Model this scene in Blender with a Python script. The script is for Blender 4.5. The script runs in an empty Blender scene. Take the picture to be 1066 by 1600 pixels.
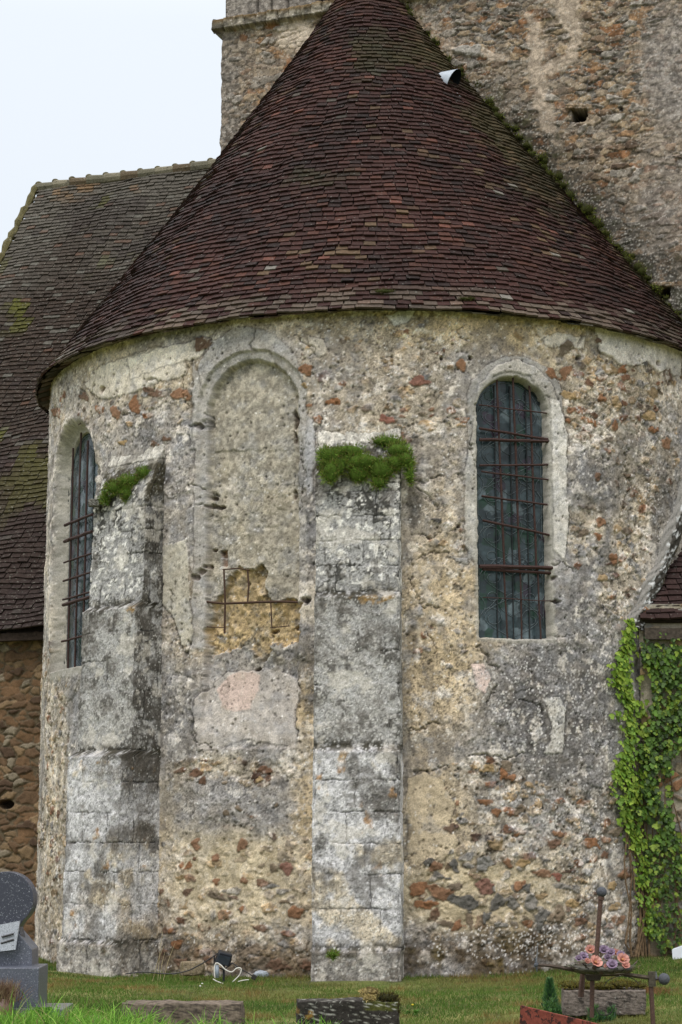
import bpy, math, random
import numpy as np
from mathutils import Vector, Matrix, Euler
random.seed(7)
RNG = np.random.default_rng(7)
R_ = math.radians
C = bpy.context.scene.collection

# ------------------------------------------------------------------ camera
FPX, CD, TH, CX, CZ = 2838.5, 24.373, 0.17115, -0.57, 1.6
scn = bpy.context.scene
cam_d = bpy.data.cameras.new("camera")
cam = bpy.data.objects.new("camera", cam_d); C.objects.link(cam)
cam.location = (CX, -CD, CZ); cam.rotation_euler = (math.pi/2 + TH, 0, 0)
cam_d.sensor_fit = 'HORIZONTAL'; cam_d.sensor_width = 24.0
cam_d.lens = 24.0*FPX/1066.0; cam_d.clip_end = 2000
scn.camera = cam
# ------------------------------------------------------------------ sky, sun, exposure
SUN_EL, SUN_AZ = 56, -14        # degrees; azimuth measured from the camera side towards the left
w = bpy.data.worlds.new("World"); scn.world = w; w.use_nodes = True
nt = w.node_tree; nt.nodes.clear()
out = nt.nodes.new('ShaderNodeOutputWorld'); bg = nt.nodes.new('ShaderNodeBackground')
sky = nt.nodes.new('ShaderNodeTexSky'); sky.sky_type = 'NISHITA'; sky.sun_disc = False
sky.sun_elevation = R_(SUN_EL); sky.sun_rotation = R_(180+SUN_AZ)
sky.dust_density = 4.0; sky.air_density = 1.0
tc = nt.nodes.new('ShaderNodeTexCoord'); sep = nt.nodes.new('ShaderNodeSeparateXYZ')
ramp = nt.nodes.new('ShaderNodeValToRGB')          # overcast cloud layer: brighter overhead
ramp.color_ramp.elements[0].position = 0.0; ramp.color_ramp.elements[0].color = (8.1, 8.7, 9.5, 1)
ramp.color_ramp.elements[1].position = 1.0; ramp.color_ramp.elements[1].color = (25, 24.8, 24.9, 1)
e = ramp.color_ramp.elements.new(0.42); e.color = (9.1, 9.75, 10.5, 1)
mixs = nt.nodes.new('ShaderNodeMix'); mixs.data_type = 'RGBA'; mixs.inputs[0].default_value = 0.95
nt.links.new(tc.outputs['Generated'], sep.inputs[0]); nt.links.new(sep.outputs['Z'], ramp.inputs[0])
nt.links.new(sky.outputs[0], mixs.inputs[6]); nt.links.new(ramp.outputs[0], mixs.inputs[7])
nt.links.new(mixs.outputs[2], bg.inputs[0]); bg.inputs[1].default_value = 0.10
nt.links.new(bg.outputs[0], out.inputs[0])
sun_d = bpy.data.lights.new("sun", 'SUN'); sun_d.energy = 1.2; sun_d.angle = R_(16); sun_d.color = (1, .97, .92)
sun = bpy.data.objects.new("sun", sun_d); C.objects.link(sun)
sd_ = Vector((math.sin(R_(SUN_AZ))*math.cos(R_(SUN_EL)), -math.cos(R_(SUN_AZ))*math.cos(R_(SUN_EL)), math.sin(R_(SUN_EL))))
sun.rotation_euler = sd_.to_track_quat('Z', 'Y').to_euler(); sun.location = (-10, -20, 30)
scn.view_settings.view_transform = 'Standard'; scn.view_settings.look = 'None'
scn.view_settings.exposure = 0.0; scn.view_settings.gamma = 1.0

# ------------------------------------------------------------------ maths helpers
cT, sT = math.cos(TH), math.sin(TH)
def proj(x, y, z):                       # world point -> pixel of the 1066 x 1600 picture
    dx = x-CX; dy = y+CD; dz = z-CZ
    F = dy*cT+dz*sT; U = -dy*sT+dz*cT
    return 533+FPX*dx/F, 800-FPX*U/F
def ray(px, py):
    a = (px-533)/FPX; b = (800-py)/FPX
    return Vector((a, cT-b*sT, sT+b*cT))
def at(px, py, Y):                       # point on the plane y = Y
    d = ray(px, py); t = (Y+CD)/d.y
    return Vector((CX+d.x*t, Y, CZ+d.z*t))
def gz(x, y):
    return 0.15*np.clip((x-0.6)/2.6, 0, 1)**1.2 + 0.012*np.sin(x*1.7+y*.9)+0.01*np.sin(y*2.3-x)
def on_ground(px, py):
    d = ray(px, py); z = 0.0
    for _ in range(6):
        t = (z-CZ)/d.z; x, y = CX+d.x*t, -CD+d.y*t; z = float(gz(x, y))
    return Vector((x, y, z))
def sm(a, b, x):
    t = np.clip((x-a)/(b-a), 0, 1); return t*t*(3-2*t)
def _h(ix, iy, s):
    n = (ix*374761393 + iy*668265263 + s*974634777) & 0xffffffff
    n = ((n ^ (n >> 13))*1274126177) & 0xffffffff
    n = ((n ^ (n >> 15))*2246822519) & 0xffffffff
    n ^= n >> 16
    return (n & 0xffffff)/16777216.0
def vn(x, y, s):
    ix = np.floor(x).astype(np.int64); iy = np.floor(y).astype(np.int64)
    fx = x-ix; fy = y-iy; fx = fx*fx*(3-2*fx); fy = fy*fy*(3-2*fy)
    a = _h(ix, iy, s); b = _h(ix+1, iy, s); c = _h(ix, iy+1, s); d = _h(ix+1, iy+1, s)
    return (a+(b-a)*fx)*(1-fy)+(c+(d-c)*fx)*fy
def fb(x, y, cell, s, o=4, g=.55):       # fractal noise, about -1..1, cell = size of the largest blob in metres
    r = 0; a = 1; t = 0; f = 1/cell
    for i in range(o):
        r = r+a*vn(x*f+i*17.3, y*f+i*9.1, s+i*31); t += a; a *= g; f *= 2.03
    return (r/t-.5)*3.2
def worley(u, v, cw, ch, s, jit=.85):
    x = u/cw; y = v/ch; iy = np.floor(y).astype(np.int64)
    f1 = np.full(x.shape, 9.); f2 = np.full(x.shape, 9.); hid = np.zeros(x.shape)
    h2 = np.zeros(x.shape)
    for dy in (-1, 0, 1):
        cy = iy+dy; xo = x+(cy % 2)*.5; ix = np.floor(xo).astype(np.int64)
        for dx in (-1, 0, 1):
            cx = ix+dx
            px = cx+.5+(_h(cx, cy, s)-.5)*jit; py = cy+.5+(_h(cx, cy, s+1)-.5)*jit
            d = np.hypot(xo-px, y-py)
            m = d < f1
            f2 = np.where(m, f1, np.minimum(f2, d)); f1 = np.where(m, d, f1)
            hid = np.where(m, _h(cx, cy, s+2), hid); h2 = np.where(m, _h(cx, cy, s+3), h2)
    return f1, f2, hid, h2
def S(r, g, b):                          # colour as an eye reads it, 0-255 -> linear
    c = np.array([r, g, b], float)/255
    return np.where(c <= .04045, c/12.92, ((c+.055)/1.055)**2.4)
def mixc(Cc, m, col):
    m = np.clip(m, 0, 1)[..., None]; return Cc*(1-m)+col*m
def pick(h, cols, cum):                  # colour by hash
    o = np.zeros(h.shape+(3,)); lo = 0
    for c, hi in zip(cols, cum):
        o[(h >= lo) & (h <= hi)] = c; lo = hi
    return o
def poly_sd(X, Y, poly, margin=25):      # signed distance (picture pixels) to a polygon, inside < 0
    P = np.array(poly, float); r = np.full(X.shape, 99.)
    m = (X > P[:, 0].min()-margin) & (X < P[:, 0].max()+margin) & (Y > P[:, 1].min()-margin) & (Y < P[:, 1].max()+margin)
    if not m.any(): return r
    x = X[m]; y = Y[m]; d = np.full(x.shape, 1e9); ins = np.zeros(x.shape, bool)
    for i in range(len(P)):
        ax, ay = P[i]; bx, by = P[(i+1) % len(P)]; ex, ey = bx-ax, by-ay
        t = np.clip(((x-ax)*ex+(y-ay)*ey)/(ex*ex+ey*ey+1e-9), 0, 1)
        d = np.minimum(d, np.hypot(x-ax-t*ex, y-ay-t*ey))
        if ey != 0:
            c = ((ay > y) != (by > y)) & (x < (bx-ax)*(y-ay)/ey+ax); ins ^= c
    r[m] = np.where(ins, -d, d); return r
def line_d(X, Y, pts, margin=14):
    P = np.array(pts, float); r = np.full(X.shape, 99.)
    m = (X > P[:, 0].min()-margin) & (X < P[:, 0].max()+margin) & (Y > P[:, 1].min()-margin) & (Y < P[:, 1].max()+margin)
    if not m.any(): return r
    x = X[m]; y = Y[m]; d = np.full(x.shape, 1e9)
    for i in range(len(P)-1):
        ax, ay = P[i]; ex, ey = P[i+1]-P[i]
        t = np.clip(((x-ax)*ex+(y-ay)*ey)/(ex*ex+ey*ey+1e-9), 0, 1)
        d = np.minimum(d, np.hypot(x-ax-t*ex, y-ay-t*ey))
    r[m] = d; return r

# ------------------------------------------------------------------ object helpers
def empty(name, loc, label, cat, group=None):
    o = bpy.data.objects.new(name, None); C.objects.link(o); o.location = loc
    o['label'] = label; o['category'] = cat
    if group: o['group'] = group
    return o
def wloc(o):
    v = Vector((0, 0, 0))
    while o is not None: v += o.location; o = o.parent
    return v
def mesh_obj(name, co, faces_idx, sizes, mat, parent=None, col=None, smooth=True, origin=None):
    """co (n,3) world; faces_idx flat loops; sizes loops per face"""
    me = bpy.data.meshes.new(name)
    pw = wloc(parent); og = Vector(origin) if origin is not None else pw
    co = np.asarray(co, np.float64)-np.array(og)
    me.vertices.add(len(co)); me.vertices.foreach_set('co', co.ravel().astype(np.float32))
    fi = np.asarray(faces_idx, np.int32); sz = np.asarray(sizes, np.int32)
    me.loops.add(len(fi)); me.loops.foreach_set('vertex_index', fi)
    me.polygons.add(len(sz)); st = np.concatenate(([0], np.cumsum(sz)[:-1])).astype(np.int32)
    me.polygons.foreach_set('loop_start', st)
    me.polygons.foreach_set('use_smooth', np.full(len(sz), smooth))
    me.update(calc_edges=True)
    if col is not None:
        a = me.color_attributes.new('Col', 'FLOAT_COLOR', 'POINT')
        cc = np.ones((len(co), 4), np.float32); cc[:, :3] = np.clip(col, 0.004, 1)
        a.data.foreach_set('color', cc.ravel())
    me.validate(); me.materials.append(mat)
    o = bpy.data.objects.new(name, me); C.objects.link(o); o.parent = parent
    o.location = og-pw
    return o
def grid_obj(name, P, col, mat, parent=None, smooth=True, flip=False, origin=None):
    nv, nu = P.shape[:2]; i = np.arange(nv*nu).reshape(nv, nu)
    q = np.stack([i[:-1, :-1], i[:-1, 1:], i[1:, 1:], i[1:, :-1]], -1).reshape(-1, 4)
    if flip: q = q[:, ::-1]
    return mesh_obj(name, P.reshape(-1, 3), q.ravel(), np.full(len(q), 4), mat, parent, col.reshape(-1, 3), smooth, origin)
class MB:
    def __init__(s): s.v = []; s.f = []; s.c = []
    def add(s, vs, fs, col):
        b = len(s.v); s.v += [tuple(v) for v in vs]; s.f += [[b+i for i in f] for f in fs]
        s.c += [tuple(col)]*len(vs)
    def box(s, c, size, col, rz=0, rx=0, ry=0, taper=1.0):
        M = Euler((rx, ry, rz)).to_matrix(); c = Vector(c)
        vs = []
        for z in (-.5, .5):
            t = taper if z > 0 else 1
            for x, y in ((-.5, -.5), (.5, -.5), (.5, .5), (-.5, .5)):
                vs.append(c+M @ Vector((x*size[0]*t, y*size[1]*t, z*size[2])))
        s.add(vs, [[0, 3, 2, 1], [4, 5, 6, 7], [0, 1, 5, 4], [1, 2, 6, 5], [2, 3, 7, 6], [3, 0, 4, 7]], col)
    def tube(s, pts, r, col, n=8, jitter=0):
        pts = [Vector(p) for p in pts]; rs = r if isinstance(r, (list, tuple)) else [r]*len(pts)
        vs = []; prev = None
        for i, p in enumerate(pts):
            d = (pts[min(i+1, len(pts)-1)]-pts[max(i-1, 0)]).normalized()
            a = d.cross(Vector((0, 0, 1)) if abs(d.z) < .9 else Vector((0, 1, 0))).normalized(); b = d.cross(a)
            if prev is not None and a.dot(prev) < 0: a = -a; b = -b
            prev = a
            for k in range(n):
                t = 2*math.pi*k/n; rr = rs[i]*(1+jitter*random.uniform(-1, 1))
                vs.append(p+(a*math.cos(t)+b*math.sin(t))*rr)
        fs = [[i*n+k, i*n+(k+1) % n, (i+1)*n+(k+1) % n, (i+1)*n+k] for i in range(len(pts)-1) for k in range(n)]
        fs += [list(range(n))[::-1], list(range((len(pts)-1)*n, len(pts)*n))]
        s.add(vs, fs, col)
    def ball(s, c, r, col, n=14, m=10, sq=(1, 1, 1)):
        c = Vector(c); vs = [c+Vector((0, 0, r*sq[2]))]
        for i in range(1, m):
            p = math.pi*i/m
            for k in range(n):
                t = 2*math.pi*k/n
                vs.append(c+Vector((r*sq[0]*math.sin(p)*math.cos(t), r*sq[1]*math.sin(p)*math.sin(t), r*sq[2]*math.cos(p))))
        vs.append(c-Vector((0, 0, r*sq[2])))
        fs = [[0, 1+k, 1+(k+1) % n] for k in range(n)]
        for i in range(m-2):
            for k in range(n): a = 1+i*n; fs.append([a+k, a+n+k, a+n+(k+1) % n, a+(k+1) % n])
        a = 1+(m-2)*n; L = len(vs)-1
        fs += [[a+k, L, a+(k+1) % n] for k in range(n)]
        s.add(vs, fs, col)
    def prism(s, outline, depth_vec, col):          # outline: list of Vectors, extruded
        n = len(outline); d = Vector(depth_vec)
        vs = [Vector(p) for p in outline]+[Vector(p)+d for p in outline]
        fs = [list(range(n)), list(range(2*n-1, n-1, -1))]+[[i, i+n, (i+1) % n+n, (i+1) % n] for i in range(n)]
        s.add(vs, fs, col)
    def build(s, name, mat, parent=None, smooth=False, origin=None, bevel=0, sub=0):
        idx = [i for f in s.f for i in f]
        o = mesh_obj(name, np.array([tuple(v) for v in s.v]), idx, [len(f) for f in s.f], mat, parent, np.array(s.c), smooth, origin)
        if bevel:
            b = o.modifiers.new('bevel', 'BEVEL'); b.width = bevel; b.segments = 2; b.limit_method = 'ANGLE'
        return o
def tag(o, label=None, cat=None, group=None, kind=None):
    if label: o['label'] = label
    if cat: o['category'] = cat
    if group: o['group'] = group
    if kind: o['kind'] = kind
    return o

# ------------------------------------------------------------------ materials
def mat_attr(name, rough=.95, n_scale=70, n_amt=.3, bump=.3, bump_scale=None, spec=.25, speck=None, fine=None, trans=0, metal=0):
    m = bpy.data.materials.new(name); m.use_nodes = True; t = m.node_tree; N = t.nodes; L = t.links
    p = N['Principled BSDF']; p.inputs['Roughness'].default_value = rough
    p.inputs['Specular IOR Level'].default_value = spec; p.inputs['Metallic'].default_value = metal
    at_ = N.new('ShaderNodeAttribute'); at_.attribute_name = 'Col'
    tc = N.new('ShaderNodeTexCoord')
    nz = N.new('ShaderNodeTexNoise'); nz.inputs['Scale'].default_value = n_scale; nz.inputs['Detail'].default_value = 3; nz.inputs['Roughness'].default_value = .7
    L.new(tc.outputs['Object'], nz.inputs['Vector'])
    mr = N.new('ShaderNodeMapRange'); mr.inputs[1].default_value = .3; mr.inputs[2].default_value = .7
    mr.inputs[3].default_value = 1-n_amt; mr.inputs[4].default_value = 1+n_amt
    L.new(nz.outputs[0], mr.inputs[0])
    mu = N.new('ShaderNodeMix'); mu.data_type = 'RGBA'; mu.blend_type = 'MULTIPLY'; mu.inputs[0].default_value = 1
    L.new(at_.outputs['Color'], mu.inputs[6]); L.new(mr.outputs[0], mu.inputs[7])
    col = mu.outputs[2]
    for sp in (speck or []):                       # (scale, threshold, softness, colour, amount)
        n2 = N.new('ShaderNodeTexNoise'); n2.inputs['Scale'].default_value = sp[0]; n2.inputs['Detail'].default_value = 4; n2.inputs['Roughness'].default_value = .75
        mp = N.new('ShaderNodeMapping'); mp.inputs['Location'].default_value = (sp[0]*.37, 3.1, sp[1]*9)
        L.new(tc.outputs['Object'], mp.inputs[0]); L.new(mp.outputs[0], n2.inputs['Vector'])
        r2 = N.new('ShaderNodeMapRange'); r2.inputs[1].default_value = sp[1]; r2.inputs[2].default_value = sp[1]+sp[2]
        r2.inputs[3].default_value = 0; r2.inputs[4].default_value = sp[4]; L.new(n2.outputs[0], r2.inputs[0])
        mx = N.new('ShaderNodeMix'); mx.data_type = 'RGBA'; mx.inputs[7].default_value = (*sp[3], 1)
        L.new(r2.outputs[0], mx.inputs[0]); L.new(col, mx.inputs[6]); col = mx.outputs[2]
    L.new(col, p.inputs['Base Color'])
    if bump:
        b = N.new('ShaderNodeBump'); b.inputs['Strength'].default_value = bump; b.inputs['Distance'].default_value = .01
        nb = N.new('ShaderNodeTexNoise'); nb.inputs['Scale'].default_value = bump_scale or n_scale*.8; nb.inputs['Detail'].default_value = 4
        L.new(tc.outputs['Object'], nb.inputs['Vector']); L.new(nb.outputs[0], b.inputs['Height']); L.new(b.outputs[0], p.inputs['Normal'])
    if trans:
        tr = N.new('ShaderNodeBsdfTranslucent'); L.new(col, tr.inputs[0]); mxs = N.new('ShaderNodeMixShader'); mxs.inputs[0].default_value = trans
        L.new(p.outputs[0], mxs.inputs[1]); L.new(tr.outputs[0], mxs.inputs[2]); L.new(mxs.outputs[0], N['Material Output'].inputs[0])
    return m
M_wall = mat_attr('weathered_render', n_scale=75, n_amt=.30, bump=.25)
M_tile = mat_attr('clay_tile', rough=.85, n_scale=30, n_amt=.35, bump=.5, spec=.3,
                  speck=[(30, .64, .03, tuple(S(170, 170, 160)), .6), (9, .62, .1, tuple(S(40, 30, 28)), .5)])
M_tile_old = mat_attr('lichened_clay_tile', rough=.9, n_scale=24, n_amt=.4, bump=.5, spec=.2,
                  speck=[(26, .60, .05, tuple(S(150, 148, 136)), .6), (7, .60, .1, tuple(S(36, 30, 27)), .6)])
M_moss = mat_attr('moss', rough=.95, n_scale=60, n_amt=.35, bump=0, trans=.15)
M_leaf = mat_attr('leaf', rough=.55, n_scale=14, n_amt=.25, bump=0, spec=.4, trans=.3)
M_grass = mat_attr('grass', rough=.7, n_scale=5, n_amt=.15, bump=0, trans=.3)
M_iron = mat_attr('rusty_iron', rough=.75, n_scale=60, n_amt=.4, bump=.5, spec=.4)
M_rustplate = mat_attr('rust_painted_plate', rough=.7, n_scale=30, n_amt=.3, bump=.4, speck=[(14, .52, .04, tuple(S(35, 26, 24)), .9)])
M_granite = mat_attr('granite', rough=.3, n_scale=120, n_amt=.5, bump=0, spec=.5, speck=[(75, .60, .03, (.5, .52, .58), .8), (60, .62, .03, (.012, .012, .016), .8)])
M_stone = mat_attr('lichened_stone', n_scale=50, n_amt=.4, bump=.8, speck=[(30, .62, .04, tuple(S(170, 170, 160)), .7), (12, .58, .06, tuple(S(40, 38, 34)), .7)])
M_wood = mat_attr('weathered_wood', n_scale=25, n_amt=.5, bump=.9)
M_soil = mat_attr('turf_soil', n_scale=20, n_amt=.4, bump=.6)
M_zinc = mat_attr('zinc', rough=.45, n_scale=12, n_amt=.15, bump=0, spec=.5)
M_plastic = mat_attr('plastic', rough=.4, n_scale=10, n_amt=.05, bump=0, spec=.5)
M_dark = mat_attr('dark_void', rough=1, n_scale=4, n_amt=.1, bump=0, spec=0)
M_ceramic = mat_attr('glazed_ceramic', rough=.4, n_scale=40, n_amt=.2, bump=.1, spec=.5)
def mat_glass():
    m = mat_attr('leaded_glass', rough=.22, n_scale=9, n_amt=.45, bump=.35, bump_scale=6, spec=.4)
    return m
M_glass = mat_glass()

# ------------------------------------------------------------------ the ground
RW = 4.51; ZE = 7.35; RE = 4.66
def build_ground():
    xs = np.concatenate((np.linspace(-600, -12, 14), np.arange(-11, 12, .08), np.linspace(13, 600, 14)))
    ys = np.concatenate((np.linspace(-600, -27, 12), np.arange(-26, 3, .08), np.linspace(4, 600, 14)))
    x, y = np.meshgrid(xs, ys)
    z = gz(x, y)+.012*fb(x, y, .5, 5)*(np.abs(x) < 12)
    n = fb(x, y, 1.2, 11); n2 = fb(x, y, .25, 12, 3)
    c = S(92, 98, 50)*np.ones(x.shape+(3,)); c = mixc(c, sm(0, .8, n), S(120, 118, 70)); c = mixc(c, sm(.1, .8, n2), S(70, 72, 40))
    o = grid_obj('ground', np.stack([x, y, z], -1), c, M_soil)
    tag(o, kind='structure')
build_ground()

church = empty('church', (0, 0, 0), 'old stone church with rounded apse, conical tile roof and square tower', 'church')

# ------------------------------------------------------------------ the apse wall
WIN = dict(a=17.8, hw=.425, sill=3.66, spring=6.2)          # right window
WINL = dict(a=-60.7, hw=.55, sill=3.52, spring=5.90)       # left window
NICHE = dict(a=-20.9, hw=.57, sill=2.45, spring=6.28)
def arch_sd(l, z, hw, sill, spring):
    """signed distance (m) to a round-headed opening, inside < 0"""
    top = np.hypot(l, z-spring)-hw
    dx = np.abs(l)-hw; dz = sill-z
    rect = np.maximum(dx, dz)
    return np.where(z > spring, top, rect)

RUST = S(141, 100, 70); RUSTD = S(110, 82, 64); OCH = S(166, 140, 102); TAN = S(160, 144, 120); BRN = S(122, 106, 88); GREY = S(134, 130, 124); DGREY = S(98, 95, 90); RED = S(130, 84, 70)
# single stones that the photograph shows: picture x, y, half width, half height, tilt, colour
STONES = [
 (652,1390,15,9,-5,RUST),(688,1394,21,10,8,RUST),(664,1413,16,7,3,RUST),(714,1385,12,7,0,BRN),(728,1409,24,10,4,DGREY),(759,1385,16,9,0,RED),
 (812,1385,12,8,-25,RUST),(826,1388,10,8,0,DGREY),(780,1407,11,11,0,DGREY),(802,1411,8,9,0,GREY),(830,1410,12,13,0,GREY),(849,1401,8,5,0,OCH),
 (681,1355,12,6,-15,RUST),(688,1369,12,5,5,DGREY),(711,1352,7,9,0,DGREY),(734,1353,7,5,0,GREY),(756,1349,12,11,0,GREY),(795,1347,6,7,0,RUST),
 (820,1348,12,6,0,OCH),(849,1364,14,5,-3,RUST),(873,1370,8,6,0,RED),(895,1412,11,5,0,OCH),(879,1384,11,5,0,GREY),(848,1434,12,12,0,DGREY),
 (870,1432,11,12,30,BRN),(760,1435,7,10,0,DGREY),(716,1447,8,9,20,RUST),(679,1430,8,8,10,RUSTD),(697,1443,11,5,0,BRN),(735,1438,6,10,0,BRN),
 (784,1446,12,5,0,GREY),(826,1444,9,5,0,RUST),(703,1296,8,6,0,RUSTD),(776,1318,15,8,15,OCH),(811,1301,10,6,20,RUST),(792,1294,5,6,0,RUSTD),
 (874,1301,11,6,0,RUST),(865,1318,12,8,0,RUSTD),(922,1318,14,6,2,RUST),(945,1335,5,5,0,RUSTD),(965,1300,11,8,0,BRN),(977,1366,9,9,0,RUST),
 (959,1383,6,8,0,OCH),(962,1418,8,6,0,OCH),(965,1436,12,7,0,RUST),(908,1440,9,6,0,RUSTD),(910,1255,9,7,0,RUST),(812,1266,10,8,0,BRN),
 (786,1210,6,6,0,RUST),(790,1195,14,6,5,BRN),(762,1202,12,7,0,OCH),(800,1215,8,6,0,RUST),(757,1253,8,5,0,RUST),(777,1268,9,6,0,RUST),
 (655,595,17,8,5,RED),(605,656,12,6,5,RED),(607,564,10,5,0,OCH),(720,571,8,8,0,RUST),(722,655,9,5,0,RUST),(634,517,5,4,0,RUST),
 (809,524,8,5,35,OCH),(886,543,10,10,35,BRN),(935,532,6,6,20,RUSTD),(863,583,12,7,15,RUST),(885,580,9,8,10,RUST),(950,576,11,9,40,OCH),
 (975,577,8,6,0,RUST),(940,590,9,6,10,RUST),(890,617,10,6,0,OCH),(919,599,6,7,0,RUSTD),(965,630,7,11,-15,OCH),(942,622,8,6,0,RUST),
 (892,640,10,4,0,RUST),(1016,650,11,8,10,OCH),(920,657,12,7,10,RUST),(910,680,12,7,0,RUST),(963,665,7,6,10,RUST),(1020,671,6,6,0,RUST),
 (935,743,6,6,0,RUSTD),(888,658,4,4,0,RUST),(929,648,6,4,0,RUSTD),(1045,590,7,9,-30,RUSTD),(1021,614,8,5,0,OCH),(1040,692,8,8,0,RUST),
 (937,816,8,6,0,RUST),(935,836,6,4,0,RUST),(915,833,8,5,15,BRN),(960,871,8,8,30,RUST),(941,903,6,7,0,OCH),(957,932,6,4,0,RUST),
 (246,616,11,8,0,RUSTD),(283,616,15,10,-10,RUST),(210,634,9,10,-20,RUST),(180,645,8,9,-30,RUST),(229,608,6,5,0,RUSTD),(155,640,7,6,0,RUST),
 (318,535,12,13,-50,RUSTD),(131,620,6,7,-50,RUSTD),(88,645,5,7,-20,RUST),(231,650,6,5,0,RUST),(260,685,5,4,0,RUSTD),(241,694,6,5,0,RUSTD),(192,692,6,4,0,OCH),
 (480,578,9,10,0,RUST),(485,632,6,4,0,RUST),(497,655,8,6,0,RUST),(520,628,9,5,-10,RUST),(474,600,4,4,0,OCH),
 (306,1319,7,9,0,RUST),(377,1320,6,10,5,RUST),(304,1342,4,3,0,RUSTD),(336,1340,6,5,0,RUST),(449,1355,13,8,-8,RED),(428,1355,5,8,0,BRN),
 (293,1353,3,7,25,RUST),(283,1351,3,6,0,RUST),(280,1371,6,4,0,OCH),(299,1371,4,2,0,RUST),(338,1378,7,5,20,RUST),(379,1375,5,5,-30,RUST),
 (407,1380,7,7,0,RUSTD),(336,1399,14,6,28,BRN),(293,1394,9,4,-15,RUSTD),(364,1403,7,3,10,RUSTD),(460,1425,12,10,-30,RUST),(446,1411,10,3,0,BRN),
 (263,1411,4,7,-15,RUST),(290,1415,5,5,0,OCH),(378,1421,4,6,10,RUST),(252,1395,3,6,0,RUSTD),(283,1438,9,6,0,RUSTD),(270,1453,5,5,0,RUST),(258,1452,4,5,0,RUSTD),
 (408,1452,11,6,10,RUSTD),(276,1475,7,6,0,RUST),(257,1487,5,5,0,RUSTD),(436,1507,18,10,0,RUSTD),(478,1505,13,9,0,RUSTD),(405,1505,14,9,0,BRN),(395,1485,14,8,-8,BRN),(470,1478,16,8,-8,BRN),
 (306,1206,8,6,0,RUSTD),(317,1221,6,5,0,RUSTD),(415,1204,13,7,-8,RUSTD),(407,1219,8,4,0,OCH),(373,1263,6,4,0,BRN),(354,1269,4,4,0,BRN),(434,1257,4,4,0,BRN),
 (425,1385,8,3,0,GREY),(375,1345,8,4,0,TAN),(410,1353,6,4,0,TAN),(285,1505,12,8,0,RUSTD),(330,1500,16,8,0,RUSTD),
]
CRACKS = [
 [(462,516),(468,530),(478,538),(492,545),(496,556),(484,560)],[(395,515),(397,550)],[(320,640),(326,655),(318,668)],[(455,640),(459,655),(455,668)],
 [(300,662),(312,668),(322,660)],[(300,762),(318,762),(324,770),(333,769)],[(304,787),(330,788),(338,792)],[(640,755),(662,750),(690,748)],[(650,760),(690,800)],
 [(748,1010),(760,1025),(768,1040),(775,1050)],[(760,1100),(770,1085),(775,1073)],[(735,690),(742,720),(738,760)],[(865,880),(890,885),(898,895)],[(640,835),(670,840),(690,832)],
 [(505,650),(498,690),(503,700)],[(155,1085),(140,1120)],[(300,560),(285,590),(290,640)],[(640,905),(660,945),(690,950)],[(860,995),(900,992)],[(735,1180),(790,1185),(830,1178)],
 [(300,1000),(296,1030),(285,1010),(270,960),(272,920)],[(465,1060),(470,1080),(462,1100),(463,1160)],[(470,690),(474,740),(466,800)],[(815,1090),(840,1100),(850,1130)],
 [(905,500),(912,520),(903,540)],[(722,505),(716,520),(728,532)],[(520,760),(522,700)],[(980,700),(985,760),(975,800)],[(640,1140),(690,1132)],[(645,1205),(700,1200)],
 [(650,870),(700,862)],[(668,985),(680,1010),(672,1040)],[(240,880),(250,930)],[(88,760),(92,830)],[(130,610),(124,640)],[(145,580),(150,600),(142,625)],
 [(220,600),(232,590),(255,598)],[(190,655),(200,645),(212,650)],[(452,735),(458,760)],[(330,515),(322,535),(308,545)],[(300,1095),(302,1160),(330,1168)],
]
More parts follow.
